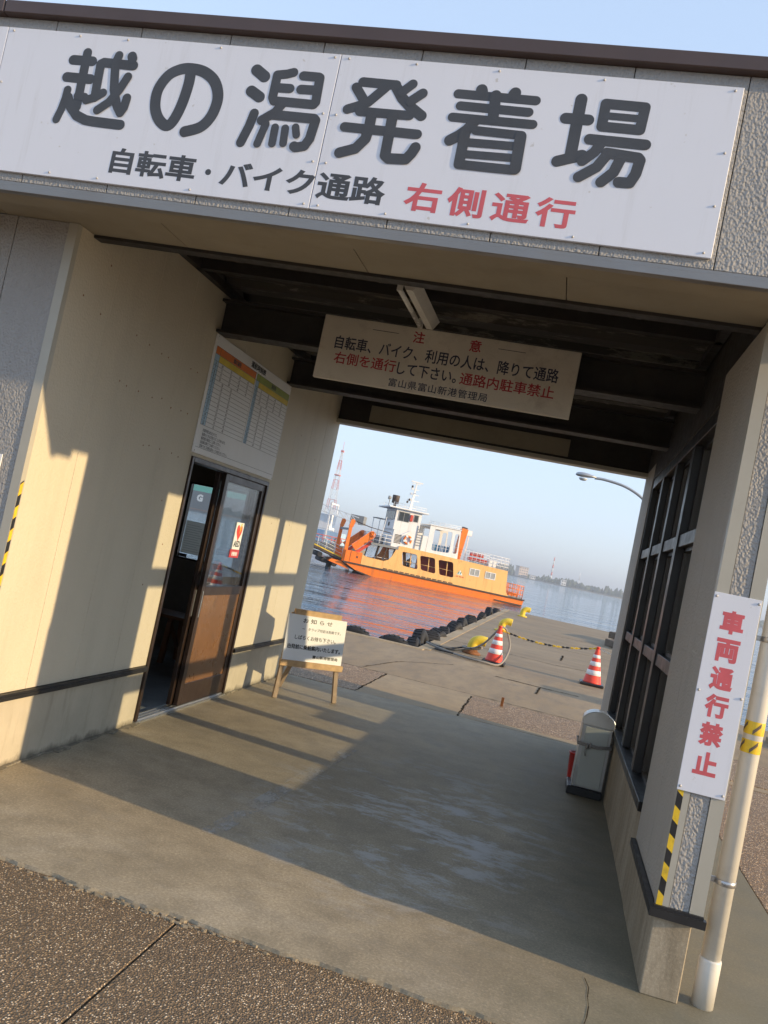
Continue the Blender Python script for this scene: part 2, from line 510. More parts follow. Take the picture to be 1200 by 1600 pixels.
# far
M['leaf'] = paint('far_foliage', (.055,.072,.040), .9, 0, .5, .05)
M['crackmat'] = paint('crack_fill', (.045,.038,.03), 1.0, spec=0.0)
M['curtain'] = paint('ferry_curtain_glass', (.36,.37,.37), .15)
M['shore'] = paint('far_shore', (.20,.18,.14), .9, 0, .3, .02)
M['bldg'] = paint('far_building', (.55,.45,.38), .8, 0, .05, .02)
M['bldgwin'] = paint('far_window', (.06,.07,.08), .3)
M['pylonred'] = paint('pylon_red', (.65,.14,.10), .6)
M['pylonwhite'] = paint('pylon_white', (.75,.75,.75), .6)
M['shiphull'] = paint('ship_hull', (.045,.055,.075), .5, 0, .15, .05)
M['shipgreen'] = paint('ship_green', (.03,.40,.30), .5)
def thin_paper():
    m = bpy.data.materials.new('thin_grey_paper'); m.use_nodes = True; t = m.node_tree; b = t.nodes['Principled BSDF']
    b.inputs['Base Color'].default_value = (.42, .41, .38, 1); b.inputs['Roughness'].default_value = .8
    tr = t.nodes.new('ShaderNodeBsdfTranslucent'); tr.inputs[0].default_value = (.75, .74, .70, 1)
    mx = t.nodes.new('ShaderNodeMixShader'); mx.inputs[0].default_value = .6
    t.links.new(b.outputs[0], mx.inputs[1]); t.links.new(tr.outputs[0], mx.inputs[2]); t.links.new(mx.outputs[0], t.nodes['Material Output'].inputs[0])
    return m
M['thin'] = thin_paper()
M['skin'] = paint('skin', (.45,.28,.20), .6)
M['cloth'] = paint('dark_clothing', (.02,.022,.03), .8)

def ceiling_mat():
    n = N('peeling_ceiling')
    p = n.map((.6, 3.0, 1))
    a = n.noise(3.2, 8, .75, p)
    c = n.mix(n.ramp(a, [(.54, 0), (.60, 1)]), (.035, .029, .023), (.15, .135, .11))
    c = n.mix(n.ramp(n.noise(9, 5), [(.55, 0), (.75, .7)]), c, (.05, .03, .02))
    n.set('Base Color', c).set('Roughness', .8)
    n.bump(a, .4, .01)
    return n.m
M['ceiling'] = ceiling_mat()

def water_mat():
    n = N('harbour_water')
    n.set('Base Color', (.012, .058, .115)).set('Roughness', .035).set('IOR', 1.33)
    a = n.noise(1.0, 7, .56, n.map((.10, .19, 1), (0, 0, .12)), .25)
    b = n.noise(1.0, 4, .5, n.map((.9, 1.5, 1), (0, 0, -.15)))
    h = n.math('ADD', n.math('MULTIPLY', a, .88), n.math('MULTIPLY', b, .045))
    n.bump(h, 1.0, 1.0)
    return n.m
M['water'] = water_mat()

# ================================================================== THE SETTING
W, D = 3.156, 5.048
RW = 3.33                      # outer face of the right wall
WATER = -1.6

def structure():
    # land under everything, with the quay face down to the water
    g = G().box(-300, 300, -400, 10.45, -3.2, -.045)
    tag(g.make('ground', M['quay']), kind='structure')
    # washed pebble pavement in front, in big bays with open joints
    pav = bpy.data.objects.new('pavement', None); COL.objects.link(pav); tag(pav, kind='structure')
    xs = [-30, -9.6, -5.9, -2.23, 1.435, 5.1, 8.8, 40]
    ys = [-60, -9.5, -5.8, -2.1, -.5]
    for i in range(len(xs)-1):
        for j in range(len(ys)-1):
            if xs[i] > 3.9 and j == 3: continue
            B('paving_bay', M['agg'], pav, xs[i]+.0035, xs[i+1]-.0035, ys[j]+.0035, ys[j+1]-.0035 if j < 3 else ys[j+1]+.04, -.045, -.016, .004)
    for x0, x1 in ((3.972, 8.8), (8.81, 40)):
        for y0, y1 in ((-2.094, 1.48), (1.492, 5.2), (5.21, 10.2)):
            B('paving_bay', M['agg2'], pav, x0, x1, y0, y1, -.045, -.012, .004)
    # concrete floor of the passage and apron: ragged front edge
    rnd = random.Random(3)
    front = []
    x = -14.0; y = -.53
    while x < 3.955:
        front.append((x, -.535 + rnd.uniform(-.003, .003) + .012*math.sin(x*2.3) + .006*math.sin(x*9.1+1) + .004*math.sin(x*23)))
        x += .03 if x > -1 else .5
    pts = front + [(3.955, -.53), (3.955, D+.01), (-14, D+.01)]
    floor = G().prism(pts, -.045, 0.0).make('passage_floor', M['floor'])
    tag(floor, kind='structure')
    # faded centre line on the floor
    def worn_line():
        n = N('worn_line_paint')
        a = n.noise(7, 8, .75, n.map((1, .45, 1)))
        n.set('Base Color', (.50, .49, .46)).set('Roughness', .8).set('Alpha', n.ramp(a, [(.47, 0), (.62, .75)]))
        return n.m
    lm = worn_line()
    for (xa, ya, xb, yb) in ((1.185, .30, 1.318, 2.62),):
        wd = .05
        G().quad((xa-wd, ya, .003), (xa+wd, ya, .003), (xb+wd, yb, .003), (xb-wd, yb, .003)).make('floor_marking', lm, floor)
    # crumbs of broken mortar along the slab edge
    g = G()
    for k in range(80):
        x = rnd.uniform(.0, 3.6) if rnd.random() < .35 else rnd.gauss(1.25, .22); y = -.552 + rnd.gauss(0, .009) + .012*math.sin(x*2.3)
        r = rnd.uniform(.003, .011); n = 5; t0 = rnd.uniform(0, 6)
        g.prism([(x + r*rnd.uniform(.7, 2.2)*math.cos(t0+2*math.pi*q/n), y + r*rnd.uniform(.5, .9)*math.sin(t0+2*math.pi*q/n)) for q in range(n)], -.017, -.013+rnd.uniform(0, .006))
    tag(g.make('mortar_crumbs', M['basedirty'], floor), kind='stuff')
    # quay behind the building
    quay = B('quay', M['quay'], None, -40, 40, D+.016, 10.25, -.045, -.008)
    tag(quay, kind='structure')
    B('quay_coping', M['patch'], quay, -40, .62, 10.256, 10.47, -.3, .004, .015)
    for nm, mt, (x0, x1, y0, y1) in (('concrete_patch', 'patch', (.745, 1.81, D+.03, 6.72)), ('pebble_patch', 'agg2', (-2.0, .735, D+.05, 6.75)),
                                     ('pebble_patch', 'agg2', (1.82, 6.0, D+.22, 6.62)), ('concrete_strip', 'patch', (1.82, 3.95, D+.03, D+.21))):
        j = lambda a: a + rnd.uniform(-.02, .02)
        P = []
        for (ax, ay), (bx, by) in (((x0,y0),(x1,y0)), ((x1,y0),(x1,y1)), ((x1,y1),(x0,y1)), ((x0,y1),(x0,y0))):
            for k in range(8): P.append((ax+(bx-ax)*k/8 + rnd.uniform(-.012,.012), ay+(by-ay)*k/8 + rnd.uniform(-.012,.012)))
        G().prism(P, -.008, -.002).make(nm, M[mt], quay)
    def crack(pts, w, parent, z=-.003):
        P = [Vector((*p, 0)) for p in pts]; path = []
        for a, b in zip(P, P[1:]):
            n = max(2, int((b-a).length/.06))
            for k in range(n): path.append(a.lerp(b, k/n) + Vector((rnd.uniform(-.009,.009), rnd.uniform(-.009,.009), 0)))
        path.append(P[-1]); g = G()
        for a, b in zip(path, path[1:]):
            d = (b-a); s = Vector((-d.y, d.x, 0)).normalized()*w*rnd.uniform(.3, .85)/2
            g.quad((a.x-s.x, a.y-s.y, z), (b.x-s.x, b.y-s.y, z), (b.x+s.x, b.y+s.y, z), (a.x+s.x, a.y+s.y, z))
        g.make('crack', M['crackmat'], parent)
    crack([(2.95, -.01), (2.95, -.25), (2.93, -.40)], .006, floor, .002)
    crack([(.74, D+.05), (.735, 6.73)], .03, quay, -.001)
    crack([(.735, 6.75), (-1.2, 6.8)], .03, quay, -.001)
    crack([(1.815, D+.05), (1.80, 6.6)], .03, quay, -.001)
    crack([(.72, 6.74), (1.85, 6.74), (3.6, 6.62), (5, 6.6)], .028, quay, -.001)
    crack([(.40, 6.9), (.62, 8.2), (1.25, 9.3)], .02, quay)
    crack([(1.9, 9.1), (2.6, 9.0), (3.1, 9.0)], .05, quay)
    crack([(2.56, 9.0), (2.52, 8.2)], .045, quay)
    B('mooring_pin', M['rust'], quay, 2.16, 2.19, 6.38, 6.41, -.01, .10)
    # pier running out from the quay
    pier = G().box(.5, 5.3, 10.25, 33.0, -2.8, -.012).make('pier', M['pierc']); tag(pier, kind='structure')
    B('pier_coping', M['patch'], pier, .498, .70, 10.48, 33.004, -.25, .0)
    crack([(.7, 13.2), (2.7, 13.0), (3.4, 13.2)], .05, pier, -.007)
    crack([(2.9, 15.6), (2.85, 14.2)], .06, pier, -.007)
    crack([(.75, 17.4), (5.2, 17.2)], .05, pier, -.007)
    crack([(.75, 22.4), (5.2, 22.1)], .06, pier, -.007)
    # harbour
    g = G(); g.quad((-5000, -300, WATER), (5000, -300, WATER), (5000, 9000, WATER), (-5000, 9000, WATER))
    tag(g.make('water', M['water']), kind='structure')
    # far shore
    g = G()
    P = []
    for k in range(60):
        x = -1800 + 70*k
        P.append((x, 1470 + 25*math.sin(k*.9) + rnd.uniform(-8, 8)))
    g.prism(P + [(2400, 2600), (-1800, 2600)], WATER-1, WATER+1.6)
    tag(g.make('far_shore', M['shore']), kind='structure')
structure()

# ================================================================== TERMINAL BUILDING
SPOTS = [(.73, 2.38), (.89, 2.37), (1.05, 2.36), (1.14, 2.36), (1.46, 2.37), (1.56, 2.37), (.66, 2.10), (.74, 2.09), (.88, 2.09), (1.05, 2.09), (1.17, 2.11), (1.31, 2.08), (1.45, 2.09),
         (1.55, 2.09), (1.07, 1.80), (1.14, 1.81), (1.28, 1.81), (1.45, 1.81), (1.55, 1.80), (.34, 2.64), (.16, 2.42), (.34, 2.38), (1.46, 1.50), (1.60, 1.22), (1.45, .95), (3.60, 1.50), (4.10, 1.52), (4.45, 2.20), (3.9, 2.35)]

def building():
    b = thing('ferry_terminal', (0, 0, 0), 'grey ferry terminal with a drive-through passage and brown roof edge', 'building')
    # fascia panels with open joints
    core = B('fascia_backing', M['joint'], b, -3.4, 3.855, -.42, -.272, 2.72, 3.44)
    xs = [-.0155 + .4117*k for k in range(-8, 10)]
    xs = [-3.4] + [x for x in xs if -3.35 < x < 3.8] + [3.86]
    for x0, x1 in zip(xs, xs[1:]):
        B('siding_panel', M['front'], b, x0+.0018, x1-.0018, -.434, -.421, 2.722, 3.452, .002)
    B('roof_coping', M['coping'], b, -3.45, -.270, -.47, -.20, 3.453, 3.512, .004)
    B('roof_coping', M['coping'], b, -.266, 3.90, -.47, -.20, 3.453, 3.512, .004)
    B('roof_coping', M['coping'], b, 3.855, 3.905, -.198, 5.3, 3.40, 3.512, .004)
    g = G(); g.box(-3.42, 3.87, -.448, -.415, 2.672, 2.716); g.box(-3.42, 3.87, -.453, -.448, 2.672, 2.700)
    g.make('eave_trim', M['steeltrim'], b, .0015)
    B('eave_board', M['soffit'], b, -3.4, 3.855, -.413, -.272, 2.682, 2.716)
    B('roof_deck', M['roof'], b, -3.4, 3.85, -.27, 5.3, 3.14, 3.42)
    # soffit boards
    sx = [-3.4, -2.22, -1.31, -.40, .515, 1.43, 2.34, 3.25, 3.855]
    for x0, x1 in zip(sx, sx[1:]):
        B('soffit_board', M['soffit'], b, x0+.002, x1-.002, -.27, -.004 if x1 < .01 else .13, 2.722, 2.735, .001)
    B('lintel', M['beam'], b, .0, W, .002, .13, 2.737, 3.13)
    B('lintel_angle', M['beam'], b, .004, W-.003, .132, .20, 2.708, 2.80)
    B('lintel', M['joint'], b, -3.4, -.002, -.26, .0, 2.737, 3.13)
    B('lintel', M['joint'], b, W+.002, 3.85, -.26, 5.2, 2.95, 3.13)
    # left wall: core, panels
    zc, zt = .40, 3.03
    core = G(); core.box(-.13, -.014, .05, 1.745, .0, 3.1); core.box(-.13, -.014, 1.745, 3.305, 1.84, 3.1); core.box(-.13, -.014, 3.305, 5.03, .0, 3.1)
    core.make('wall_core', M['joint'], b)
    for y0, y1 in ((.004, .42), (.42, .862), (.862, 1.304), (1.304, 1.745)):
        B('wall_panel', M['cream'], b, -.014, 0, y0+.0015, y1-.0015, zc, zt, .0015)
    for y0, y1 in ((1.745, 2.265), (2.265, 2.785), (2.785, 3.305)):
        B('wall_panel', M['cream'], b, -.014, 0, y0+.0015, y1-.0015, 1.84, zt, .0015)
    for y0, y1 in ((3.305, 3.74), (3.74, 4.175), (4.175, 4.61), (4.61, 5.045)):
        B('wall_panel', M['cream'], b, -.014, 0, y0+.0015, y1-.0015, zc, zt, .0015)
    B('wall_end', M['joint'], b, -.13, -.004, 5.03, 5.052, 0, 3.1)
    for y0, y1 in ((-.002, 1.742), (3.308, 5.05)):
        B('wall_base', M['base'], b, -.012, -.003, y0, y1, 0, .36, .002)
        g = G(); g.box(-.01, .022, y0-.02 if y0 < 1 else y0, y1, .362, .398); g.box(.0, .028, y0-.02 if y0 < 1 else y0, y1, .372, .385)
        g.make('wall_rail', M['black'], b)
    # mortar fillet along the foot of the wall
    rnd = random.Random(5); g = G()
    y = .02
    while y < 1.7:
        l = rnd.uniform(.05, .14); w = rnd.uniform(.012, .05)
        g.prism([(-.004, y), (w, y+.01), (w*rnd.uniform(.5, 1.1), y+l), (-.004, y+l)], 0.001, rnd.uniform(.004, .012)); y += l*.97
    g.make('foot_fillet', M['base'], b); g = G()
    y = 3.33
    while y < 5.0:
        l = rnd.uniform(.06, .14); w = rnd.uniform(.008, .025)
        g.prism([(-.004, y), (w, y+.01), (w*rnd.uniform(.5, 1.1), y+l), (-.004, y+l)], 0.001, rnd.uniform(.004, .01)); y += l*.97
    g.make('foot_fillet', M['base'], b)
    for y, z in SPOTS:
        g = G(); g.lathe((.0, y, z), [(.006, -.001), (.005, .0012), (.002, .002)], 7, 'x'); g.make('nail_head', M['rust'], b)
    # front wall of the waiting room (left of the passage)
    B('wall_core', M['joint'], b, -3.4, -.135, .014, .12, 0, 2.72)
    fx = [-3.4, -2.5, -2.06, -1.63, -1.2, -.765, -.335, -.03]
    for x0, x1 in zip(fx, fx[1:]):
        B('siding_panel', M['front'], b, x0+.0018, x1-.0018, 0, .0135, .40, 2.72, .002)
    B('wall_base', M['base'], b, -3.4, -.004, .003, .013, 0, .36)
    B('wall_rail', M['black'], b, -3.4, .022, -.03, .001, .362, .398)
    g = G(); g.box(-.046, .003, -.005, .002, .40, 2.72); g.box(.0005, .0035, -.004, .03, .40, 2.72)
    g.make('corner_trim', M['trim'], b)
    # room behind the door
    B('room_floor', M['roomfloor'], b, -3.3, -.13, .125, 4.95, -.02, .004)
    g = G(); g.box(-3.4, -3.3, .0, 5.05, 0, 2.72); g.make('room_wall', M['roomwall'], b)
    wx0, wx1, wz0, wz1 = -1.475, -.80, .935, 1.765
    g = G(); g.box(-3.3, wx0, 4.95, 5.045, 0, 2.72); g.box(wx1, -.132, 4.95, 5.045, 0, 2.72); g.box(wx0, wx1, 4.95, 5.045, 0, wz0); g.box(wx0, wx1, 4.95, 5.045, wz1, 2.72)
    g.make('room_wall', M['roomwall'], b)
    B('room_ceiling', M['roomwall'], b, -3.3, -.13, .125, 4.95, 2.45, 2.5)
    wn_ = G(); 
    for q in ((wx0, wx0+.02, wz0, wz1), (wx1-.02, wx1, wz0, wz1), (wx0+.02, wx1-.02, wz0, wz0+.02), (wx0+.02, wx1-.02, wz1-.02, wz1), (-1.115, -1.06, wz0+.02, wz1-.02)):
        wn_.box(q[0], q[1], 4.96, 5.02, q[2], q[3])
    rw = wn_.make('window', M['frame'], b)
    B('pane', M['glass'], rw, wx0+.02, -1.115, 4.99, 4.994, wz0+.02, wz1-.02)
    B('pane', M['glass'], rw, -1.06, wx1-.02, 4.99, 4.994, wz0+.02, wz1-.02)
    # sliding door
    g = G(); y0, y1, zt_ = 1.747, 3.303, 1.838
    g.box(-.10, .012, y0, y0+.03, .018, zt_); g.box(-.10, .012, y1-.03, y1, .018, zt_); g.box(-.10, .014, y0+.03, y1-.03, zt_-.035, zt_)
    df = g.make('door_frame', M['frame'], b, .002)
    g = G(); g.box(-.11, .02, y0, y1, .0015, .016)
    for xx in (-.075, -.04, -.005): g.box(xx-.004, xx+.004, y0+.03, y1-.03, .016, .026)
    g.make('door_track', M['alum'], df)
    def leaf(nm, xc, ya, yb):
        g = G(); t = .016
        g.box(xc-t, xc+t, ya, ya+.06, .03, 1.80); g.box(xc-t, xc+t, yb-.06, yb, .03, 1.80)
        g.box(xc-t, xc+t, ya+.06, yb-.06, 1.745, 1.80); g.box(xc-t, xc+t, ya+.06, yb-.06, .865, .935); g.box(xc-t, xc+t, ya+.06, yb-.06, .03, .19)
        lf = g.make('sliding_door', M['frame'], b, .002)
        tag(lf, label=nm)
        B('door_panel', M['doorwood'], lf, xc-.008, xc+.008, ya+.06, yb-.06, .19, .865)
        B('pane', M['dglass'], lf, xc-.003, xc+.003, ya+.06, yb-.06, .935, 1.745)
        g = G(); g.box(xc+t, xc+t+.006, ya+.018, ya+.032, .70, .90)
        g.make('handle', M['alum'], lf)
        return lf
    leaf('closed far leaf of the sliding door with brown lower panel', -.018, 2.405, 3.272)
    leaf('open leaf slid back behind the other one', -.062, 2.375, 3.243)
    # right wall
    g = G(); g.box(W+.008, RW-.008, .008, .915, .30, 3.02); g.box(W+.008, RW-.008, 4.185, D+.002, .0, 3.02); g.box(W+.008, RW-.008, .915, 4.185, 2.56, 3.02)
    g.make('wall_core', M['joint'], b)
    B('wall_panel', M['brownsid'], b, W, W+.007, .035, .455, .345, 2.71, .0015)
    B('wall_panel', M['brownsid'], b, W, W+.007, .458, .915, .345, 2.71, .0015)
    B('wall_panel', M['brownsid'], b, W, W+.007, 4.185, 4.61, .0, 2.71, .0015)
    B('wall_panel', M['brownsid'], b, W, W+.007, 4.613, D, .0, 2.71, .0015)
    B('wall_panel', M['beam'], b, W+.002, W+.007, .917, 4.183, 2.56, 2.715)
    B('wall_panel', M['beam'], b, W+.002, W+.007, .035, D, 2.716, 3.02)
    for y0, y1 in ((.0, .915), (4.185, D)):
        B('wall_panel', M['front'], b, RW-.007, RW, y0+.01, y1, .345, 2.95)
    B('wall_panel', M['front'], b, RW-.007, RW, .917, 4.183, 2.56, 2.95)
    B('siding_panel', M['front'], b, W+.048, RW-.052, -.002, .007, .345, 2.72, .0015)
    g = G(); g.box(W-.002, W+.046, -.006, .007, .345, 2.72); g.box(W-.0025, W-.0005, -.004, .034, .345, 2.71); g.make('corner_trim', M['trim'], b)
    B('corner_trim', M['trim'], b, RW-.050, RW+.003, -.006, .009, .345, 2.72)
    B('wall_base', M['basedirty'], b, W, RW-.03, 0, .912, 0, .306, .004)
    g = G(); g.box(W-.024, RW+.014, -.03, .0, .31, .342); g.box(W-.024, W-.001, .0, .915, .31, .342); g.box(W-.012, RW+.004, -.018, -.001, .342, .352)
    g.make('wall_rail', M['black'], b)
    # boards below the windows
    ys = [.915, 1.33, 1.74, 2.15, 2.56, 2.97, 3.38, 3.79, 4.185]
    for y0, y1 in zip(ys, ys[1:]):
        B('base_board', M['basedirty'], b, W+.004, RW-.03, y0+.002, y1-.002, 0, .46, .002)
    # window wall: frame, mullions, transoms, panes
    x0, x1 = 3.165, 3.30
    g = G(); wy0, wy1, z0, z1 = .917, 4.183, .462, 2.558
    g.box(x0, x1, wy0, wy0+.05, z0, z1); g.box(x0, x1, wy1-.05, wy1, z0, z1)
    g.box(W-.012, RW+.01, wy0+.05, wy1-.05, z0, .512); g.box(x0, x1, wy0+.05, wy1-.05, 2.475, z1)
    win = g.make('window', M['winframe'], b, .002)
    mull = (1.75, 2.55, 3.35); hw = .055
    for y in mull: B('mullion', M['winframe'], win, x0+.002, x1-.002, y-hw, y+hw, .512, 2.475, .002)
    cols = [(wy0+.05, 1.75-hw), (1.75+hw, 2.55-hw), (2.55+hw, 3.35-hw), (3.35+hw, wy1-.05)]
    rows = [(.512, 1.15), (1.22, 1.855), (1.93, 2.475)]
    for ya, yb in cols:
        for za, zb in ((1.15, 1.22), (1.855, 1.93)):
            B('transom', M['winframe'], win, x0+.012, x1-.012, ya, yb, za, zb, .002)
        for za, zb in rows:
            g = G(); s = .022
            g.box(3.215, 3.255, ya, ya+s, za, zb); g.box(3.215, 3.255, yb-s, yb, za, zb); g.box(3.215, 3.255, ya+s, yb-s, za, za+s); g.box(3.215, 3.255, ya+s, yb-s, zb-s, zb)
            g.make('sash', M['winframe'], win)
            B('pane', M['glass'], win, 3.233, 3.237, ya+s, yb-s, za+s, zb-s)
    # ceiling sheet with ribs across the passage, and steel beams
    P = []; y = .14; k = 0
    while y < 5.0:
        P += [(y, 3.06), (y+.16, 3.06), (y+.20, 3.02), (y+.30, 3.02)]; y += .34
    P += [(5.05, 3.06), (5.05, 3.10), (.14, 3.10)]
    G().prism([(a, c) for a, c in P], -.002, W+.02, 'x').make('ceiling_sheet', M['ceiling'], b)
    def ibeam(y, zb=2.69, zt=2.92, w=.16):
        g = G(); xa, xb = .003, W-.003
        g.box(xa, xb, y, y+w, zb, zb+.018); g.box(xa, xb, y, y+w, zt-.018, zt); g.box(xa, xb, y+w/2-.01, y+w/2+.01, zb+.018, zt-.018)
        return g.make('ceiling_beam', M['beam'], b)
    for y in (1.69, 3.22): ibeam(y)
    for y in (.75, 1.2, 2.3, 2.75, 3.85, 4.35): B('purlin', M['beam'], b, .003, W-.003, y, y+.05, 2.955, 3.018)
    B('edge_beam', M['beam'], b, .003, .05, .21, 5.0, 2.955, 3.0)
    B('edge_beam', M['beam'], b, W-.05, W-.002, .21, 5.0, 2.955, 3.0)
    # far end of the passage: dark beam, board and lower trim
    B('ceiling_beam', M['beam'], b, .003, W-.003, 4.93, 5.05, 2.712, 3.01)
    B('end_board', M['soffit'], b, .335, 2.38, 4.912, 4.928, 2.735, 2.905, .002)
    B('end_trim', M['trim'], b, -.01, W+.01, 4.90, 5.06, 2.672, 2.710)
    # hazard tape on both corners
    def tape(nm, segs):
        g = G()
        for mi, P in segs:
            g.mi = mi; g.quad(*P)
        g.make('hazard_tape', [M['tapey'], M['tapek']], b)
    def stripes(z0, z1, f):
        out = []; h = .056; z = z0; k = 0
        while z < z1-.001:
            za, zb = z, min(z+h, z1)
            sk = .028
            out.append((k % 2, f(za, zb, sk))); z = zb; k += 1
        return out
    tape('l', stripes(.50, 1.46, lambda a, c, s: [(.0055, -.003, a-s*.6), (.0055, .020, a), (.0055, .020, c), (.0055, -.003, c-s*.6)]))
    tape('r', stripes(.352, .83, lambda a, c, s: [(W-.003, -.0068, a), (W+.021, -.0068, a-s*.7 if a > .36 else a), (W+.021, -.0068, c-s*.7), (W-.003, -.0068, c)]))
    return b
BLD = building()

# ================================================================== SIGNS
def capsule_letters(name, strokes, y, mat, parent):
    """round-ended strokes, each a hair further out than the one before"""
    g = G()
    for i, (w, pts) in enumerate(strokes):
        P = [Vector((a/1000, c/1000)) for a, c in pts]
        r = w/2000; yy = y - .0006 - .0002*i
        disc = lambda p, d: g._f([g._v((p.x+r*math.cos(t), d, p.y+r*math.sin(t))) for t in [-2*math.pi*q/20 for q in range(20)]])
        if len(P) > 12:                                   # a smooth curve: one ribbon with round ends
            P = smooth_path(P, 6); v = []
            for k, p in enumerate(P):
                a = P[k-1] if k else p; c = P[k+1] if k < len(P)-1 else p
                d = (c-a).normalized(); nn = Vector((-d.y, d.x))*r
                dk = yy - .0004*k/len(P); v.append((g._v((p.x+nn.x, dk, p.y+nn.y)), g._v((p.x-nn.x, dk, p.y-nn.y))))
            for (a, c), (e, f) in zip(v, v[1:]): g._f([a, c, f, e])
            disc(P[0], yy-.00003); disc(P[-1], yy-.00045)
        else:                                             # straight runs with round joints
            for k, (a, c) in enumerate(zip(P, P[1:])):
                d = (c-a).normalized(); nn = Vector((-d.y, d.x))*r; q = yy - .00002*k
                g._f([g._v((a.x+nn.x, q, a.y+nn.y)), g._v((a.x-nn.x, q, a.y-nn.y)), g._v((c.x-nn.x, q, c.y-nn.y)), g._v((c.x+nn.x, q, c.y+nn.y))])
                disc(a, q-.00001)
            disc(P[-1], yy - .00002*len(P))
    return g.make(name, mat, parent)

def screw(parent, x, y, z, r=.0048):
    g = G(); g.lathe((x, y, z), [(r, -.0), (r*.9, -.003), (r*.3, -.0045)], 10, 'y'); return g.make('screw', M['steelback'], parent)

def big_sign():
    y = -.448
    s = thing('name_sign', (1.3, -.44, 2.758), 'wide white roof sign with big black characters across the building front', 'sign')
    o = G(); L = Vector((1.3, -.44, 2.758))
    def sub(ob): ob.data.transform(Matrix.Translation(-L)); return ob
    for x0, x1 in ((-1.9, -.2395), (-.2365, 1.3045), (1.3075, 2.85)):
        sub(B('sign_sheet', M['signwhite'], s, x0, x1, y, -.4345, 2.758, 3.40, .0015))
    for ch, st in STROKES.items():
        sub(capsule_letters('lettering', st, y, M['ink'], s))
    sub(text('lettering', '自転車', .1, M['ink'], s, (.592, y-.0005, 2.860), FRONT, .028, width=.392, height=.112))
    sub(G().lathe((.845, y+.0002, 2.857), [(.013, 0), (.0128, -.0006)], 18, 'y').make('lettering', M['ink'], s))
    sub(text('lettering', 'バイク通路', .1, M['ink'], s, (1.252, y-.0005, 2.859), FRONT, .028, width=.705, height=.112))
    sub(text('lettering', '右側通行', .1, M['red'], s, (2.0125, y-.0005, 2.857), FRONT, .026, width=.66, height=.116, spacing=1.3))
    for x in (-.21, .12, .35, .78, 1.28, 1.34, 1.62, 1.95, 2.35, 2.82):
        for z in (2.775, 3.385): sub(screw(s, x, y, z))
    for z in (2.95, 3.15):
        for x in (-.215, 1.28, 1.335, 2.825): sub(screw(s, x, y, z, .005))
STROKES = {
    '越': [(44,[(112,3277),(205,3278)]),(42,[(173,3314),(179,3073)]),(44,[(100,3199),(214,3199)]),(37,[(118,3143),(117,3105),(109,3054),(96,3009)]),(44,[(128,3110),(151,3070),(188,3035),(234,3019),(276,3016),(402,3014)]),(35,[(171,3121),(207,3119)]),(42,[(403,3275),(261,3277),(248,3269),(255,3121)]),(39,[(218,3106),(258,3122),(289,3144)]),(40,[(325,3313),(317,3275),(337,3163),(368,3094),(390,3066),(402,3090),(406,3132)]),(43,[(387,3314),(392,3304)]),(39,[(389,3224),(362,3162),(327,3106),(281,3067)])],
    'の': [(48,[(669,3275),(672,3220),(662,3130),(640,3057),(613,3032),(571,3058),(543,3111),(540,3182),(572,3246),(620,3277),(669,3285),(729,3276),(781,3244),(810,3195),(816,3144),(801,3084),(765,3040),(702,3015)])],
    '潟': [(49,[(959,3304),(999,3279)]),(47,[(955,3214),(996,3192)]),(40,[(989,3122),(980,3070),(958,2995)]),(39,[(1120,3307),(1093,3298),(1053,3291),(1053,3197),(1062,3182),(1233,3182),(1240,3192),(1236,3294),(1230,3297),(1165,3297)]),(39,[(1066,3238),(1119,3239)]),(39,[(1166,3240),(1231,3242)]),(40,[(1102,3174),(1078,3134),(1027,3096)]),(41,[(1073,3124),(1248,3124),(1256,3117),(1248,3040),(1232,3008),(1197,2999),(1189,3003)]),(34,[(1049,3082),(1031,2997)]),(33,[(1092,3072),(1094,3004)]),(33,[(1136,3072),(1141,3010)]),(32,[(1179,3081),(1189,3050)])],
    '発': [(40,[(1418,3294),(1556,3293)]),(43,[(1553,3292),(1591,3243),(1633,3209),(1682,3179)]),(40,[(1522,3288),(1511,3274),(1457,3213),(1421,3195),(1378,3177)]),(39,[(1395,3270),(1433,3225)]),(38,[(1622,3303),(1586,3267)]),(40,[(1669,3269),(1628,3233)]),(38,[(1430,3173),(1635,3175)]),(39,[(1382,3104),(1681,3103)]),(44,[(1482,3162),(1483,3113),(1478,3064),(1445,3020),(1384,2997)]),(43,[(1568,3164),(1571,3007),(1588,2995),(1657,2999),(1675,3025),(1685,3050)])],
    '着': [(37,[(1809,3281),(2112,3281)]),(45,[(1897,3305),(1900,3298)]),(45,[(2028,3304),(2024,3297)]),(36,[(1827,3234),(2094,3233)]),(36,[(1805,3186),(2118,3187)]),(43,[(1956,3287),(1963,3196)]),(44,[(1896,3179),(1873,3142),(1845,3115),(1814,3093)]),(35,[(1907,3142),(2085,3140)]),(33,[(1880,3092),(2082,3096)]),(31,[(1883,3045),(2085,3050)]),(37,[(1867,3002),(2087,3003)]),(42,[(1868,3128),(1869,3008)]),(44,[(2083,3135),(2087,3008)])],
    '場': [(45,[(2280,3302),(2282,3076)]),(43,[(2236,3224),(2321,3225)]),(44,[(2237,3055),(2323,3087)]),(39,[(2373,3294),(2517,3293),(2514,3205),(2374,3205),(2373,3294)]),(28,[(2381,3248),(2505,3248)]),(41,[(2339,3152),(2544,3151)]),(40,[(2382,3136),(2367,3105),(2329,3066)]),(41,[(2411,3106),(2527,3099),(2536,3090),(2530,3037),(2515,3001),(2475,3000)]),(41,[(2413,3097),(2385,3047),(2327,3003)]),(41,[(2467,3093),(2450,3035),(2412,2993)])],
}
big_sign()

def shift(obs, L):
    for o in obs: o.data.transform(Matrix.Translation(-Vector(L)))

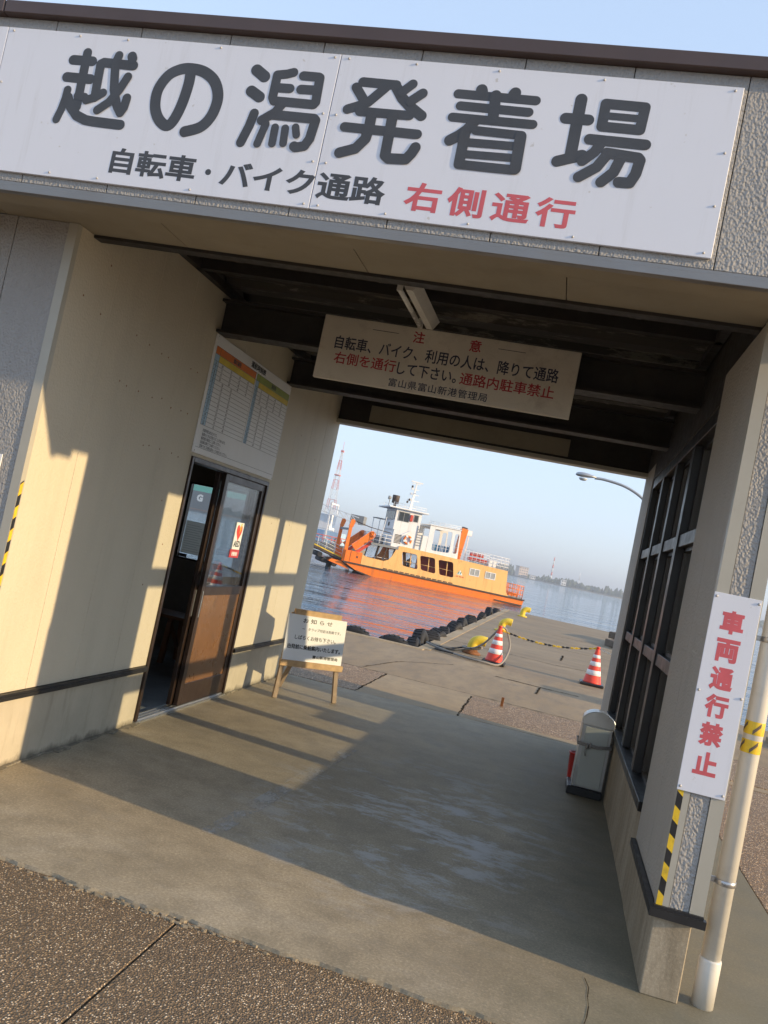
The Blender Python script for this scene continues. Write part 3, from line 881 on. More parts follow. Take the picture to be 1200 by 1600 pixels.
def hanging_sign():
    L = Vector((1.585, 1.63, 2.486))
    s = thing('caution_sign', L, 'cream caution sign board with red and black lines under the passage ceiling', 'sign')
    y = 1.628
    obs = [B('board', M['signold'], s, .76, 2.41, y, 1.66, 2.486, 2.902, .003)]
    T = lambda body, m, cx, cz, w, h, bold=.014, sp=1.0: obs.append(text('lettering', body, .1, M[m], s, (cx, y-.0008, cz), FRONT, bold, width=w, height=h, spacing=sp))
    T('注', 'darkred', 1.398, 2.842, .075, .075, .02); T('意', 'darkred', 1.762, 2.842, .075, .075, .02)
    for a, c in ((1.092, 1.264), (1.905, 2.077)): obs.append(B('rule', M['ink'], s, a, c, y-.0012, y-.0002, 2.8455, 2.849))
    T('自転車、バイク、利用の人は、降りて通路', 'navy', 1.582, 2.733, 1.44, .088, .016)
    T('右側を通行', 'darkred', 1.082, 2.634, .414, .078, .016)
    T('して下さい。', 'navy', 1.492, 2.628, .385, .080, .016)
    T('通路内駐車禁止', 'darkred', 2.0, 2.628, .588, .078, .016)
    T('富山県富山新港管理局', 'navy', 1.58, 2.532, .635, .054, .010, 1.1)
    shift(obs, L)
hanging_sign()

def side_sign():
    L = Vector((3.238, -.008, .806))
    s = thing('no_vehicles_sign', L, 'tall narrow white sign with six red characters on the right wall end', 'sign')
    obs = [B('board', M['signwhite'], s, 3.148, 3.328, -.0125, -.0065, .806, 1.598, .001)]
    for ch, z in zip('車両通行禁止', (1.489, 1.377, 1.264, 1.156, 1.044, .928)):
        obs.append(text('lettering', ch, .1, M['red'], s, (3.234, -.0128, z), FRONT, .045, width=.088, height=.092))
    for z in (.822, 1.205, 1.582):
        for x in (3.158, 3.318): obs.append(screw(s, x, -.0125, z, .0055))
    shift(obs, L)
side_sign()

def timetable():
    L = Vector((.01, 2.52, 1.86))
    s = thing('timetable_board', L, 'white timetable board with orange and green headings above the sliding door', 'timetable')
    x = .016; obs = []
    obs.append(B('board', M['paper'], s, .002, x, 1.715, 3.33, 1.862, 2.682, .002))
    def band(m, y0, y1, z0, z1, d=.0006): obs.append(B('printed_band', M[m], s, x-.001, x+d, y0, y1, z0, z1))
    y0, ym, y1 = 1.735, 2.515, 3.315
    band('orange_p', y0, ym-.012, 2.555, 2.605); band('green_p', ym+.012, y1, 2.555, 2.605)
    band('blue_p', y0, y0+.075, 2.06, 2.553); band('blue_p', ym+.012, ym+.075, 2.06, 2.553)
    band('yellow_p', y0+.075, ym-.012, 2.508, 2.553); band('yellow_p', ym+.075, y1, 2.508, 2.553)
    g = G(); rows = 15; dz = (2.508-2.06)/rows
    for k in range(rows+1):
        z = 2.06+k*dz
        g.box(x+.0004, x+.0012, y0, ym-.012, z-.001, z+.001); g.box(x+.0004, x+.0012, ym+.012, y1, z-.001, z+.001)
    for z in (2.553, 2.605, 1.905):
        g.box(x+.0004, x+.0012, y0 if z > 2 else 1.73, y1, z-.001, z+.001)
    for y in (y0, y0+.075, ym-.012, ym+.012, ym+.075, y1): g.box(x+.0004, x+.0011, y-.001, y+.001, 2.06, 2.605)
    obs.append(g.make('table_grid', M['ink'], s))
    T = lambda body, m, cy, cz, h, bold=.02, w=None, al='CENTER', sp=1.0: obs.append(text('lettering', body, h, M[m], s, (x+.0013, cy, cz), LEFTW, bold, width=w, align=al, spacing=sp))
    T('運航時刻表', 'ink', 2.53, 2.643, .05, .035, .32)
    T('越の潟発', 'ink', 2.12, 2.580, .036, .03); T('堀岡発', 'ink', 2.92, 2.580, .036, .03)
    rnd = random.Random(2)
    for half, ya in ((0, y0), (1, ym+.012)):
        for k in range(rows):
            z = 2.508-(k+.5)*dz
            T(str(6+k), 'ink', ya+.036, z, .028, .02)
            ms = [5, 15, 25, 40, 50] if rnd.random() < .4 else [10, 30, 50]
            for q, mm in enumerate(sorted(rnd.sample([0, 5, 10, 15, 20, 30, 35, 40, 45, 55], 4 if k < 4 else 2))):
                T('%02d' % mm, 'ink', ya+.15+q*.165+(.0 if k < 4 else .06), z, .028, .012)
    for k, body in enumerate(('所要時間は約五分です。', '強風のときは欠航することがあります。', '最終便の時刻にご注意ください。', '自転車は降りてお乗りください。', '団体でのご利用は前もってお知らせください。')):
        T(body, 'ink', 1.79, 2.028-.027*k, .024, .012, al='LEFT')
    for yy in (1.73, 3.315):
        for zz in (2.668, 1.878):
            g = G(); g.lathe((x, yy, zz), [(.005, 0), (.004, .003)], 8, 'x'); obs.append(g.make('screw', M['steelback'], s))
    shift(obs, L)
timetable()

def small_boards():
    # paper on the front wall at the left edge of the picture
    o = B('wall_notice', M['paper'], None, -.33, -.122, -.008, -.003, 1.40, 1.56)
    tag(o, 'small white notice on the grey front wall beside the hazard tape', 'notice')
    # AED plate on the door glass
    L = Vector((.0, 2.9, 1.18)); s = thing('aed_sign', L, 'white AED plate with a red heart on the closed door leaf', 'sign')
    obs = [B('plate', M['paper'], s, -.012, -.006, 2.825, 2.982, 1.235, 1.455, .001), B('red_band', M['bucket'], s, -.0115, -.005, 2.80, 2.99, 1.168, 1.234, .001)]
    P = []
    for k in range(28):
        t = 2*math.pi*k/28
        P.append((2.903+.0043*16*math.sin(t)**3*.85, 1.378+.0048*(13*math.cos(t)-5*math.cos(2*t)-2*math.cos(3*t)-math.cos(4*t))))
    obs.append(G().prism(P, -.0062, -.0052, 'x').make('heart', M['cone'], s))
    obs.append(G().prism([(2.925, 1.45), (2.945, 1.445), (2.925, 1.41), (2.938, 1.408), (2.905, 1.36), (2.915, 1.40), (2.905, 1.402)], -.0055, -.0046, 'x').make('bolt', M['yellow_p'], s))
    obs.append(text('lettering', 'AED', .05, M['tapek'], s, (-.0055, 2.903, 1.282), LEFTW, .035, width=.13, height=.05))
    obs.append(text('lettering', '設置施設', .05, M['paper'], s, (-.0045, 2.895, 1.20), LEFTW, .03, width=.12, height=.035))
    shift(obs, L)
    # notices stuck on the back window of the room
    L = Vector((-1.31, 4.98, .99)); s = thing('window_notice', L, 'grey printed sheet stuck inside the room window seen through the open door', 'notice')
    obs = [B('sheet', M['thin'], s, -1.43, -1.20, 4.978, 4.982, 1.0, 1.35)]
    g = G()
    for k in range(12): g.box(-1.415, -1.22-.02*(k % 3), 4.9765, 4.9775, 1.03+.025*k, 1.0325+.025*k)
    obs.append(g.make('printed_lines', M['ink'], s)); shift(obs, L)
    o = B('window_sticker', M['ink'], None, -1.452, -1.35, 4.979, 4.983, .957, .992); tag(o, 'little dark sticker at the bottom corner of the room window', 'sticker')
small_boards()

def lamp():
    L = Vector((1.455, 1.24, 3.0))
    s = thing('ceiling_lamp', L, 'unlit white strip lamp under the dark passage ceiling', 'lamp')
    obs = [G().prism([(1.40, 2.955), (1.435, 2.90), (1.475, 2.90), (1.51, 2.955)], .88, 1.62, 'y').make('housing', M['lampwhite'], s)]
    obs.append(G().cyl((1.395, .90, 2.905), (1.395, 1.60, 2.905), .014, 12).make('tube', M['tube'], s))
    for y in (.90, 1.60): obs.append(B('tube_holder', M['lampwhite'], s, 1.382, 1.41, y-.012, y+.012, 2.895, 2.955))
    shift(obs, L)
lamp()

# ================================================================== THINGS IN AND AROUND THE PASSAGE
def easel():
    a = math.atan2(4.132-3.723, .764-.319)
    s = thing('easel_sign', (.541, 3.928, 0), 'small wooden easel with a white handwritten notice beside the left wall', 'easel', rz=a)
    # local x along the front, -y is the reading side; board leans back
    lean = .22
    def pt(x, z, off=0): return (x, z*lean*.55 + off, z)
    for sx in (-1, 1):
        G().beam(pt(sx*.302, 0), pt(sx*.236, .76), .042, .028, up=(0,1,0)).make('leg', M['woodgrey'], s, .002)
    G().beam((-.02, .53, 0), (0, .11, .75), .035, .03, up=(0,1,0)).make('leg', M['woodgrey'], s, .002)
    G().beam(pt(-.318, .318, -.035), pt(.318, .318, -.035), .03, .055).make('ledge', M['wood'], s, .002)
    G().beam(pt(-.235, .772, -.01), pt(.245, .772, -.01), .035, .05).make('top_rail', M['wood'], s, .003)
    y0, y1 = pt(0, .345)[1]-.036, pt(0, .75)[1]-.036
    def on(x, z, d=0): 
        t = (z-.345)/(.75-.345); return Vector((x, y0+(y1-y0)*t-d, z))
    g = G(); P = [on(-.30, .345), on(.30, .345), on(.30, .75), on(-.30, .75)]
    g.hexa([P[0], P[1], P[1]+Vector((0,.012,0)), P[0]+Vector((0,.012,0)), P[3], P[2], P[2]+Vector((0,.012,0)), P[3]+Vector((0,.012,0))])
    bd = g.make('notice_board', M['paper'], s)
    up = (P[3]-P[0]).normalized()
    for body, x, z, w, h, bold in (('お知らせ', .0, .705, .30, .042, .02), ('～　タラップ付近は危険です。', .05, .632, .40, .028, .012), ('しばらくお待ち下さい。', .0, .553, .42, .040, .02),
                             ('出発前に乗船案内いたします。', .0, .468, .54, .044, .035), ('富山新港管理局', .125, .395, .26, .030, .03)):
        text('lettering', body, .05, M['tapek'], bd, on(x, z, .001), ((1,0,0), up), bold, width=w, height=h, spacing=1.6 if body == 'お知らせ' else 1.0)
easel()

def bin_():
    x0, x1, y0, y1 = 2.885, 3.135, 3.02, 3.30
    L = Vector((3.01, 3.16, 0))
    s = thing('smoking_stand_bin', L, 'narrow silver bin with arched top tied with rope by the right wall', 'bin')
    obs = []
    P = [(x0+.03, .06), (x1, .06), (x1, .54)] + [((x0+.03+x1)/2 + .11*math.cos(t), .54+.075*math.sin(t)) for t in [math.pi*k/10 for k in range(1, 10)]] + [(x0+.03, .54)]
    obs.append(G().prism(P, y0+.012, y1, 'y').make('body', M['steel'], s, .003))
    obs.append(B('front_panel', M['binface'], s, x0+.055, x1-.02, y0, y0+.0115, .075, .51, .002))
    P2 = [(x0+.025, .522)] + [(x1+.006, .522), (x1+.006, .55)] + [((x0+.03+x1)/2 + .122*math.cos(t), .548+.085*math.sin(t)) for t in [math.pi*k/12 for k in range(1, 12)]] + [(x0+.022, .55)]
    obs.append(G().prism(P2, y0-.006, y0+.0115, 'y').make('arched_top', M['steel'], s, .003))
    obs.append(B('foot', M['black'], s, x0, x1+.004, y0-.012, y1+.004, .0, .058, .006))
    g = G(); zr = .375
    loop = [(x0+.018, y0-.012, zr), (x1-.09, y0-.016, zr-.006), (x1+.01, y0-.01, zr+.012), (x1+.014, y1, zr+.01), (x0+.02, y1+.008, zr)]
    g.tube(loop, .007, 8, True)
    g.tube([(x0+.015, y0-.014, zr+.014), (x0+.08, y0-.02, zr+.012), (x1-.1, y0-.018, zr+.008), (x1+.008, y0-.01, zr+.022)], .006, 8)
    for k in range(3):
        g.torus((x0+.085+.012*k, y0-.024, zr+.005*(k-1)), .016, .0065, 'y' if k % 2 else 'x', 12, 6)
    g.tube([(x0+.085, y0-.024, zr), (x0+.075, y0-.026, zr-.04), (x0+.085, y0-.022, zr-.075)], .005, 6)
    obs.append(g.make('rope', M['rope'], s)); shift(obs, L)
    L = Vector((2.952, 3.52, 0)); s = thing('bucket', L, 'red plastic bucket standing behind the silver bin', 'bucket')
    prof = [(.055, .0), (.07, .20), (.074, .20), (.074, .215), (.068, .215), (.052, .012)]
    obs = [G().lathe((2.952, 3.52, 0.001), prof, 20, cap=False).make('pail', M['bucket'], s), G().lathe((2.952, 3.52, .012), [(.052, 0), (.05, .002)], 20).make('bottom', M['bucket'], s)]
    obs.append(G().tube([(2.952+.073*math.cos(t), 3.52, .2+.07*math.sin(t)*.4) for t in [math.pi*k/8 for k in range(9)]], .0025, 6).make('handle', M['alum'], s))
    shift(obs, L)
bin_()

def downpipe():
    x, y = 3.402, .062; L = Vector((x, y, 0))
    s = thing('downpipe', L, 'ivory plastic downpipe with yellow tape bands standing right of the wall', 'pipe')
    obs = [G().cyl((x, y, .10), (x, y, 2.95), .0375, 28).make('pipe', M['pipe'], s)]
    obs.append(G().lathe((x, y, 0), [(.042, 0.0), (.0425, .18), (.040, .187), (.0376, .187)], 28).make('socket', M['pipe'], s))
    g = G()
    for z0 in (1.075, 1.002, ):
        g.lathe((x, y, z0), [(.0378, 0), (.0381, .002), (.0381, .050), (.0378, .052)], 28, cap=False)
    obs.append(g.make('yellow_tape', M['tapey'], s))
    g = G()
    for z0 in (1.075, 1.002):
        for t0 in (-3.3, -1.9):
            for k in range(6):
                ta, tb = t0+.13*k, t0+.13*(k+1); r_ = .0386
                za, zb = z0+.001+.0055*k, z0+.001+.0055*(k+1)
                g.quad((x+r_*math.cos(ta), y+r_*math.sin(ta), za), (x+r_*math.cos(tb), y+r_*math.sin(tb), zb), (x+r_*math.cos(tb), y+r_*math.sin(tb), zb+.016), (x+r_*math.cos(ta), y+r_*math.sin(ta), za+.016))
    obs.append(g.make('black_stripe', M['timber'], s))
    for z in (.475, 1.44, 2.4):
        g = G(); g.lathe((x, y, z), [(.0385, 0), (.041, .002), (.041, .020), (.0385, .022)], 24, cap=False); g.box(RW+.001, x-.036, y-.003, y+.003, z, z+.022)
        g.tube([(RW+.022, y-.008, z+.011), (RW+.022, y+.008, z+.011)], .007, 6)
        obs.append(g.make('clamp', M['alum'], s))
    shift(obs, L)
downpipe()

def room_things():
    L = Vector((-.95, 4.1, 0)); s = thing('bench', L, 'dark wooden bench in the waiting room seen through the open door', 'bench')
    obs = [B('seat', M['darkwood'], s, -1.75, -.45, 3.92, 4.34, .43, .46, .004)]
    for x in (-1.62, -.92, -.55):
        g = G(); g.beam((x, 3.96, 0), (x, 4.0, .43), .045, .045, up=(0,1,0)); g.beam((x, 4.30, 0), (x, 4.26, .43), .045, .045, up=(0,1,0)); g.beam((x, 3.98, .40), (x, 4.28, .12), .03, .03)
        obs.append(g.make('leg', M['darkwood'], s))
    shift(obs, L)
room_things()

# ================================================================== QUAY AND PIER
def copy_tree(o, loc, parent=None):
    c = o.copy(); COL.objects.link(c)
    if parent is None: c.location = loc
    else: c.parent = parent
    for ch in list(o.children): copy_tree(ch, None, c)
    return c

def quay_things():
    # tyres hung along the pier edge
    ys = [10.95, 11.75, 12.55, 13.5, 14.7, 16.3, 18.0, 20.2, 22.8, 26.0, 29.5]
    words = ['nearest of the row of tyres on the pier edge, beside the quay corner', 'second tyre of the row on the pier edge from the quay', 'third tyre of the row on the pier edge from the quay',
             'fourth tyre of the row on the pier edge from the quay', 'fifth tyre of the row on the pier edge from the quay', 'sixth tyre of the row on the pier edge from the quay',
             'seventh tyre of the row on the pier edge, by the plain yellow bollard', 'eighth tyre of the row on the pier edge from the quay', 'ninth tyre of the row on the pier edge from the quay', 'tenth tyre of the row on the pier edge, last but one', 'farthest tyre of the row at the end of the pier edge']
    def tyre_mesh():
        g = G()
        prof = [(.17, -.09), (.20, -.115), (.29, -.12), (.325, -.095), (.335, -.05), (.335, .05), (.325, .095), (.29, .12), (.20, .115), (.17, .09), (.155, 0), (.17, -.09)]
        g.lathe((0, 0, 0), prof, 26, 'x', cap=False)
        for k in range(26):
            t = 2*math.pi*k/26; c, s_ = math.cos(t), math.sin(t)
            g.beam((-.085, .338*c, .338*s_), (.085, .338*math.cos(t+.12), .338*math.sin(t+.12)), .022, .014, up=(0, c, s_))
        me_o = g.make('fender_tyre', M['rubber']); return me_o
    first = tyre_mesh()
    for i, (y, lab) in enumerate(zip(ys, words)):
        o = first if i == 0 else first.copy()
        if i: COL.objects.link(o)
        o.location = (.375 + random.uniform(-.02, .05), y, -.165 + random.uniform(-.03, .07))
        o.rotation_euler = (random.uniform(0, 3), random.uniform(-.25, .25), random.uniform(-.4, .4))
        k_ = random.uniform(.72, 1.1); o.scale = (random.uniform(.85, 1.35), k_*random.uniform(.92, 1.05), k_)
        tag(o, lab, 'tyre', 'fender tyres along the pier')
    for x, lab in ((-.62, 'black tyre hung on the quay edge behind the easel'), (.06, 'black tyre on the quay edge next to the pier corner')):
        o = first.copy(); COL.objects.link(o); o.location = (x, 10.62, -.27); o.rotation_euler = (.4, .0, math.pi/2); o.scale = (1, 1.08, 1.08)
        tag(o, lab, 'tyre', 'tyres on the quay front')
    # bollards: bent yellow mooring posts
    def bollard(x, y, k, rz, label, rusty):
        s = thing('mooring_bollard', (x, y, -.01), label, 'bollard', 'yellow mooring bollards', rz)
        path = smooth_path([(0, 0, 0.02), (0, 0, .16*k), (.03*k, 0, .25*k), (.13*k, 0, .30*k), (.26*k, 0, .29*k)], 5)
        n = len(path)
        G().tube(path, [.10*k*(1.15 if q < 2 else 1.0)*(1.0+.18*max(0, q/n-.75)) for q in range(n)], 14).make('post', M['bollard'], s)
        G().lathe((0, 0, 0), [(.19*k, 0), (.19*k, .03), (.13*k, .05), (.11*k, .10 if rusty else .06)], 16).make('base_plate', M['rust'] if rusty else M['bollard'], s)
        return s
    bollard(1.28, 11.55, .86, .15, 'rusty yellow bollard with ropes round its foot beside the cone', True)
    bollard(1.30, 19.0, .92, .1, 'clean yellow bollard standing halfway along the pier', False)
    bollard(1.38, 29.6, 1.0, .2, 'small-looking yellow bollard near the far end of the pier', False)
    # traffic cones
    def cone(x, y, label, old):
        s = thing('traffic_cone', (x, y, -.008), label, 'cone', 'red and white traffic cones')
        B('base', M['rubber'] if old else M['tapek'], s, -.19, .19, -.19, .19, .0, .045, .012)
        def r(z): return .145 + (.030-.145)*(z-.045)/(.60-.045)
        zs = [(.045, .17, 'cone'), (.17, .25, 'reflect'), (.25, .32, 'cone'), (.32, .39, 'reflect'), (.39, .45, 'cone'), (.45, .50, 'reflect'), (.50, .60, 'cone')]
        G().lathe((0, 0, 0), [(r(.045)+.012, .043), (r(.06), .06), (r(.585), .585), (.024, .60)], 24).make('body', M['cone'], s)
        for a, c, m in zs:
            if m == 'reflect': G().lathe((0, 0, 0), [(r(a)+.001, a), (r(a)+.003, a+.002), (r(c)+.003, c-.002), (r(c)+.001, c)], 24, cap=False).make('reflective_band', M['reflect'], s)
        G().lathe((0, 0, .60), [(.024, 0), (.030, .008), (.030, .03), (.02, .036)], 16).make('ring_cap', M['cone'], s)
    cone(1.74, 10.75, 'traffic cone with ropes looped round it by the rusty bollard', True)
    cone(3.345, 10.95, 'traffic cone standing alone near the right wall', False)
    # ropes and the black and yellow chain
    r1 = smooth_path([(.55, 11.0, .06), (.75, 10.9, .035), (1.0, 10.7, .02), (1.3, 10.45, .02), (1.6, 10.38, .02), (1.86, 10.5, .03), (1.95, 10.75, .3), (1.85, 10.80, .56), (1.76, 10.76, .60), (1.68, 10.78, .5), (1.5, 11.1, .25), (1.3, 11.38, .10), (1.12, 11.5, .08), (1.2, 11.75, .08), (1.45, 11.6, .12)], 6)
    o = G().tube(r1, .018, 8).make('mooring_hose', M['rope']); tag(o, 'pale grey mooring rope looped over the left cone', 'rope')
    r2 = smooth_path([(.52, 11.15, .06), (.7, 11.15, .03), (.95, 11.15, .02), (1.1, 11.3, .03), (1.25, 11.35, .08), (1.42, 11.55, .1), (1.3, 11.74, .1), (1.12, 11.6, .06), (.9, 11.2, .02), (.75, 10.75, .02), (1.1, 10.62, .02), (1.5, 10.5, .015)], 6)
    o = G().tube(r2, .016, 8).make('mooring_rope', M['darkrope']); tag(o, 'dark mooring rope lying from the tyres to the rusty bollard', 'rope')
    ch = thing('barrier_chain', (2.54, 10.9, 0), 'yellow and black barrier chain strung between the two traffic cones', 'chain')
    A, Bv = Vector((1.76, 10.78, .56)), Vector((3.345, 10.97, .60)); n = 44; pts = []
    for k in range(n+1):
        t = k/n; p = A.lerp(Bv, t); p.z -= .10*4*t*(1-t); pts.append(p)
    for mi, m in ((0, 'tapey'), (1, 'tapek')):
        g = G(ch.location)
        for k in range(n):
            if (k//4) % 2 == mi:
                d = (pts[k+1]-pts[k]); g.beam(pts[k]-d*.15, pts[k+1]+d*.15, .030 if k % 2 else .012, .012 if k % 2 else .030)
        o = g.make('chain_links', M[m], ch)
    A, Bv = Vector((3.345, 10.97, .60)), Vector((5.25, 11.2, .55)); g = G(ch.location)
    for k in range(50):
        t, t2 = k/50, (k+1)/50; p, q = A.lerp(Bv, t), A.lerp(Bv, t2); p.z -= .12*4*t*(1-t); q.z -= .12*4*t2*(1-t2)
        g.beam(p, q, .026 if k % 2 else .010, .010 if k % 2 else .026)
    g.make('steel_chain', M['alum'], ch)
    # timber stack at the pier's right edge
    for k, (x, y, l, a, z, lab) in enumerate(((4.55, 24.2, 2.6, .15, .0, 'lowest old timber lying at the right edge of the pier'), (4.75, 24.7, 2.2, -.1, .205, 'upper old timber lying across the other one on the pier'), (4.5, 22.3, 1.6, .6, 0, 'short old timber lying apart on the pier'))):
        o = G().box(-l/2, l/2, -.11, .11, 0, .2).make('timber', M['timber'], None, .015); o.location = (x, y, z-.01); o.rotation_euler = (0, 0, a+1.3)
        tag(o, lab, 'timber', 'old timbers on the pier')
    # pier light
    s = thing('street_lamp', (5.05, 25.0, -.012), 'grey street lamp with a curved arm beyond the passage', 'street lamp')
    path = smooth_path([(0, 0, 0), (0, 0, 3.3), (-.03, 0, 3.9), (-.18, 0, 4.40), (-.53, 0, 4.76), (-1.1, 0, 5.02), (-1.75, 0, 5.12), (-2.1, 0, 5.12)], 6)
    G().tube(path, [.075 if p.z < 3.2 else .045 for p in path], 12).make('pole', M['galv'], s)
    G().lathe((0, 0, 0), [(.16, 0), (.16, .02), (.10, .06), (.08, .30)], 16).make('base', M['galv'], s)
    g = G()
    hp = [(-2.05, .05), (-2.2, .10), (-2.35, .15), (-2.52, .165), (-2.66, .13), (-2.72, .05)]
    rings = []
    for x, r in hp:
        rings.append([g._v((x, r*math.cos(t), 5.14 + r*.62*math.sin(t)*(1 if math.sin(t) > 0 else .55))) for t in [2*math.pi*q/16 for q in range(16)]])
    for a, c in zip(rings, rings[1:]):
        for q in range(16): g._f([a[q], a[(q+1)%16], c[(q+1)%16], c[q]], True)
    g._f(rings[0][::-1]); g._f(rings[-1]); g.make('lamp_head', M['galv'], s)
    g = G(); g.lathe((-2.46, 0, 5.02), [(.02, -.055), (.09, -.045), (.135, 0), (.14, .03)], 16); g.make('lamp_cover', M['lampglass'], s)
    # low equipment box seen between the wall end and the pipe
    s = thing('equipment_box', (6.1, 8.6, 0), 'low grey metal box standing on the quay right of the building', 'box')
    B('body', M['steeltrim'], s, -.45, .45, -.3, .3, .06, .8, .01); B('lid', M['alum'], s, -.48, .48, -.33, .33, .802, .84, .005); B('plinth', M['patch'], s, -.5, .5, -.35, .35, -.01, .058)
    # white railing post near the pier
    s = thing('life_ring_post', (5.05, 20.6, -.012), 'thin white post with a life ring at the right edge of the pier', 'post')
    G().cyl((0, 0, 0), (0, 0, 1.3), .03, 10).make('post', M['reflect'], s); G().torus((0, -.07, .95), .24, .05, 'y', 20, 8).make('ring', M['reflect'], s)
quay_things()

# ================================================================== FERRY
def ferry():
    s = thing('ferry', (-8.2, 83.0, WATER), 'orange and white car ferry with wheelhouse passing behind the quay', 'ferry', rz=math.radians(24))
    BM = 6.4
    R = lambda *p: rounded(p, .22)
    G().prism([(-11.3, .98), (-9.8, .30), (-7.6, -.35), (-6.0, -.9), (7.5, -.9), (7.95, -.2), (8.12, .70)], 0, BM, 'y').make('hull', M['hull'], s)
    g = G(); 
    for y in (-.07, BM+.07): g.beam((-11.2, y, .93), (8.15, y, .69), .14, .13)
    g.make('rubbing_strake', M['fdark'], s)
    g = G()
    for a, c in (((-9.7, .26), (-7.45, -.18)), ((5.0, .16), (7.95, .10))): g.beam((a[0], -.06, a[1]), (c[0], -.06, c[1]), .12, .12)
    g.make('lower_rail', M['fdark'], s)
    for k in range(13):
        x = -7.1+.575*k; z = .995-.012*(x+7.1)
        B('freeing_port', M['fdark'], s, x, x+.46, -.012, .03, z-.035, z+.06)
    # sides with openings
    outer = [(-9.4, .93), (-9.4, 1.95), (-8.95, 1.80), (-7.15, 1.74), (-6.72, 1.95), (-6.45, 2.35), (-6.15, 3.15), (-5.85, 3.52), (-5.5, 3.54), (.9, 3.42), (5.8, 3.28), (5.98, 1.45), (6.08, 1.1), (6.35, .78), (6.35, .74)]
    holes = [R((-5.52, 3.04), (-3.95, 3.04), (-3.59, 1.58), (-5.2, 1.66)), R((-3.61, 3.02), (-2.04, 3.04), (-1.70, 1.52), (-3.25, 1.62)), R((-1.67, 2.99), (-.09, 3.02), (.24, 1.50), (-1.27, 1.52)),
             [(1.76, 2.84), (2.86, 2.82), (2.88, 2.06), (1.79, 2.10)], [(3.45, 2.81), (4.60, 2.80), (4.62, 2.08), (3.49, 2.11)]]
    side = outline('side_wall', outer, holes, 0.0, .10, M['side'], s)
    far = side.copy(); COL.objects.link(far); far.parent = s; far.location = (0, BM-.1, 0)
    for x0, x1, z0, z1 in ((1.78, 2.86, 2.08, 2.83), (3.47, 4.60, 2.09, 2.805)):
        g = G(); t = .07; f0, f1 = -.03, .05
        g.box(x0, x0+t, f0, f1, z0, z1); g.box(x1-t, x1, f0, f1, z0, z1); g.box(x0+t, x1-t, f0, f1, z0, z0+t); g.box(x0+t, x1-t, f0, f1, z1-t, z1); g.box((x0+x1)/2-.03, (x0+x1)/2+.03, f0, f1, z0+t, z1-t)
        w = g.make('window', M['fwhite'], s)
        B('pane', M['curtain'], w, x0+t, (x0+x1)/2-.03, .0, .02, z0+t, z1-t); B('pane', M['curtain'], w, (x0+x1)/2+.03, x1-t, .0, .02, z0+t, z1-t)
    for k, (x0, x1) in enumerate(((-5.2, -3.6), (-3.25, -1.72), (-1.27, .22))):
        g = G(); xm = (x0+x1)/2
        for yy in (.35, ):
            g.tube([(x0-.15, yy, 2.15), (x1+.1, yy, 2.10)], .035, 6); g.tube([(xm+.1, yy, 1.2), (xm-.1, yy, 3.1)], .05, 6)
        g.make('opening_rail', M['side'], s)
    B('car_deck', M['fgrey'], s, -11.0, 7.9, .1, BM-.1, .72, .9)
    B('engine_casing', M['fred'], s, -3.0, 1.0, 2.6, 3.6, .9, 3.3)
    B('cabin', M['side'], s, 1.2, 5.6, .12, BM-.12, .95, 3.2)
    outline('upper_deck', [(-8.75, 0), (5.9, 0), (5.9, 6.4), (-8.75, 6.4)], [], 3.30, 3.46, M['fgrey'], s, 'z') if False else B('upper_deck', M['fgrey'], s, -8.75, 5.82, .11, BM-.11, 3.12, 3.30)
    B('deck_edge', M['fgrey'], s, -8.78, -5.95, -.02, .108, 3.12, 3.34)
    for x, y in ((-8.1, .25), (-7.3, .25), (-6.5, .3), (-8.1, BM-.3), (-7.0, BM-.3)):
        G().beam((x, y, .9), (x+.25, y, 3.12), .11, .11).make('deck_pillar', M['fdark'], s)
    # bow: bulwark, ramp, fenders, gantry, arms
    g = G(); g.box(-11.1, -9.42, 0.02, .5, .95, 2.1); g.box(-11.1, -9.42, BM-.5, BM-.02, .95, 2.1); g.box(-10.55, -10.45, -.02, .02, 1.0, 2.05); g.make('bow_bulwark', M['hull'], s)
    B('bow_mark', M['fdark'], s, -9.95, -9.8, -.005, .02, 1.5, 1.68)
    g = G(); g.beam((-14.25, 3.2, 1.85), (-11.0, 3.2, 1.0), 5.0, .22); g.make('bow_ramp', M['fdark'], s)
    g = G(); 
    for y in (.75, 5.65): g.beam((-14.22, y, 2.0), (-11.1, y, 1.18), .10, .12)
    g.make('ramp_edge', M['bollard'], s)
    for p, q in (((-13.45, .7, 1.12), (-13.45, 5.7, 1.12)), ((-12.95, .7, .62), (-12.95, 5.7, .62)), ((-12.35, 1.2, -.6), (-12.35, 1.2, .6)), ((-11.9, .4, .45), (-11.9, 6.0, .45))):
        G().cyl(p, q, .26, 12).make('bow_fender', M['rubber'], s)
    G().prism([(-11.3, .9), (-12.3, .95), (-12.6, .7), (-10.3, .2)], .3, BM-.3, 'y').make('bow_visor', M['hull'], s)
    for y in (.35, BM-.35):
        g = G(); g.beam((-11.12, y, .95), (-11.06, y, 4.5), .42, .36, w1=.32, h1=.3); g.prism([(-11.26, 4.4), (-10.86, 4.4), (-10.72, 5.0), (-10.9, 5.2), (-11.15, 5.15)], y-.2, y+.2, 'y')
        g.make('ramp_gantry', M['hull'], s)
    G().beam((-11.06, .4, 4.15), (-11.06, BM-.4, 4.15), .22, .22).make('gantry_beam', M['fgrey'], s)
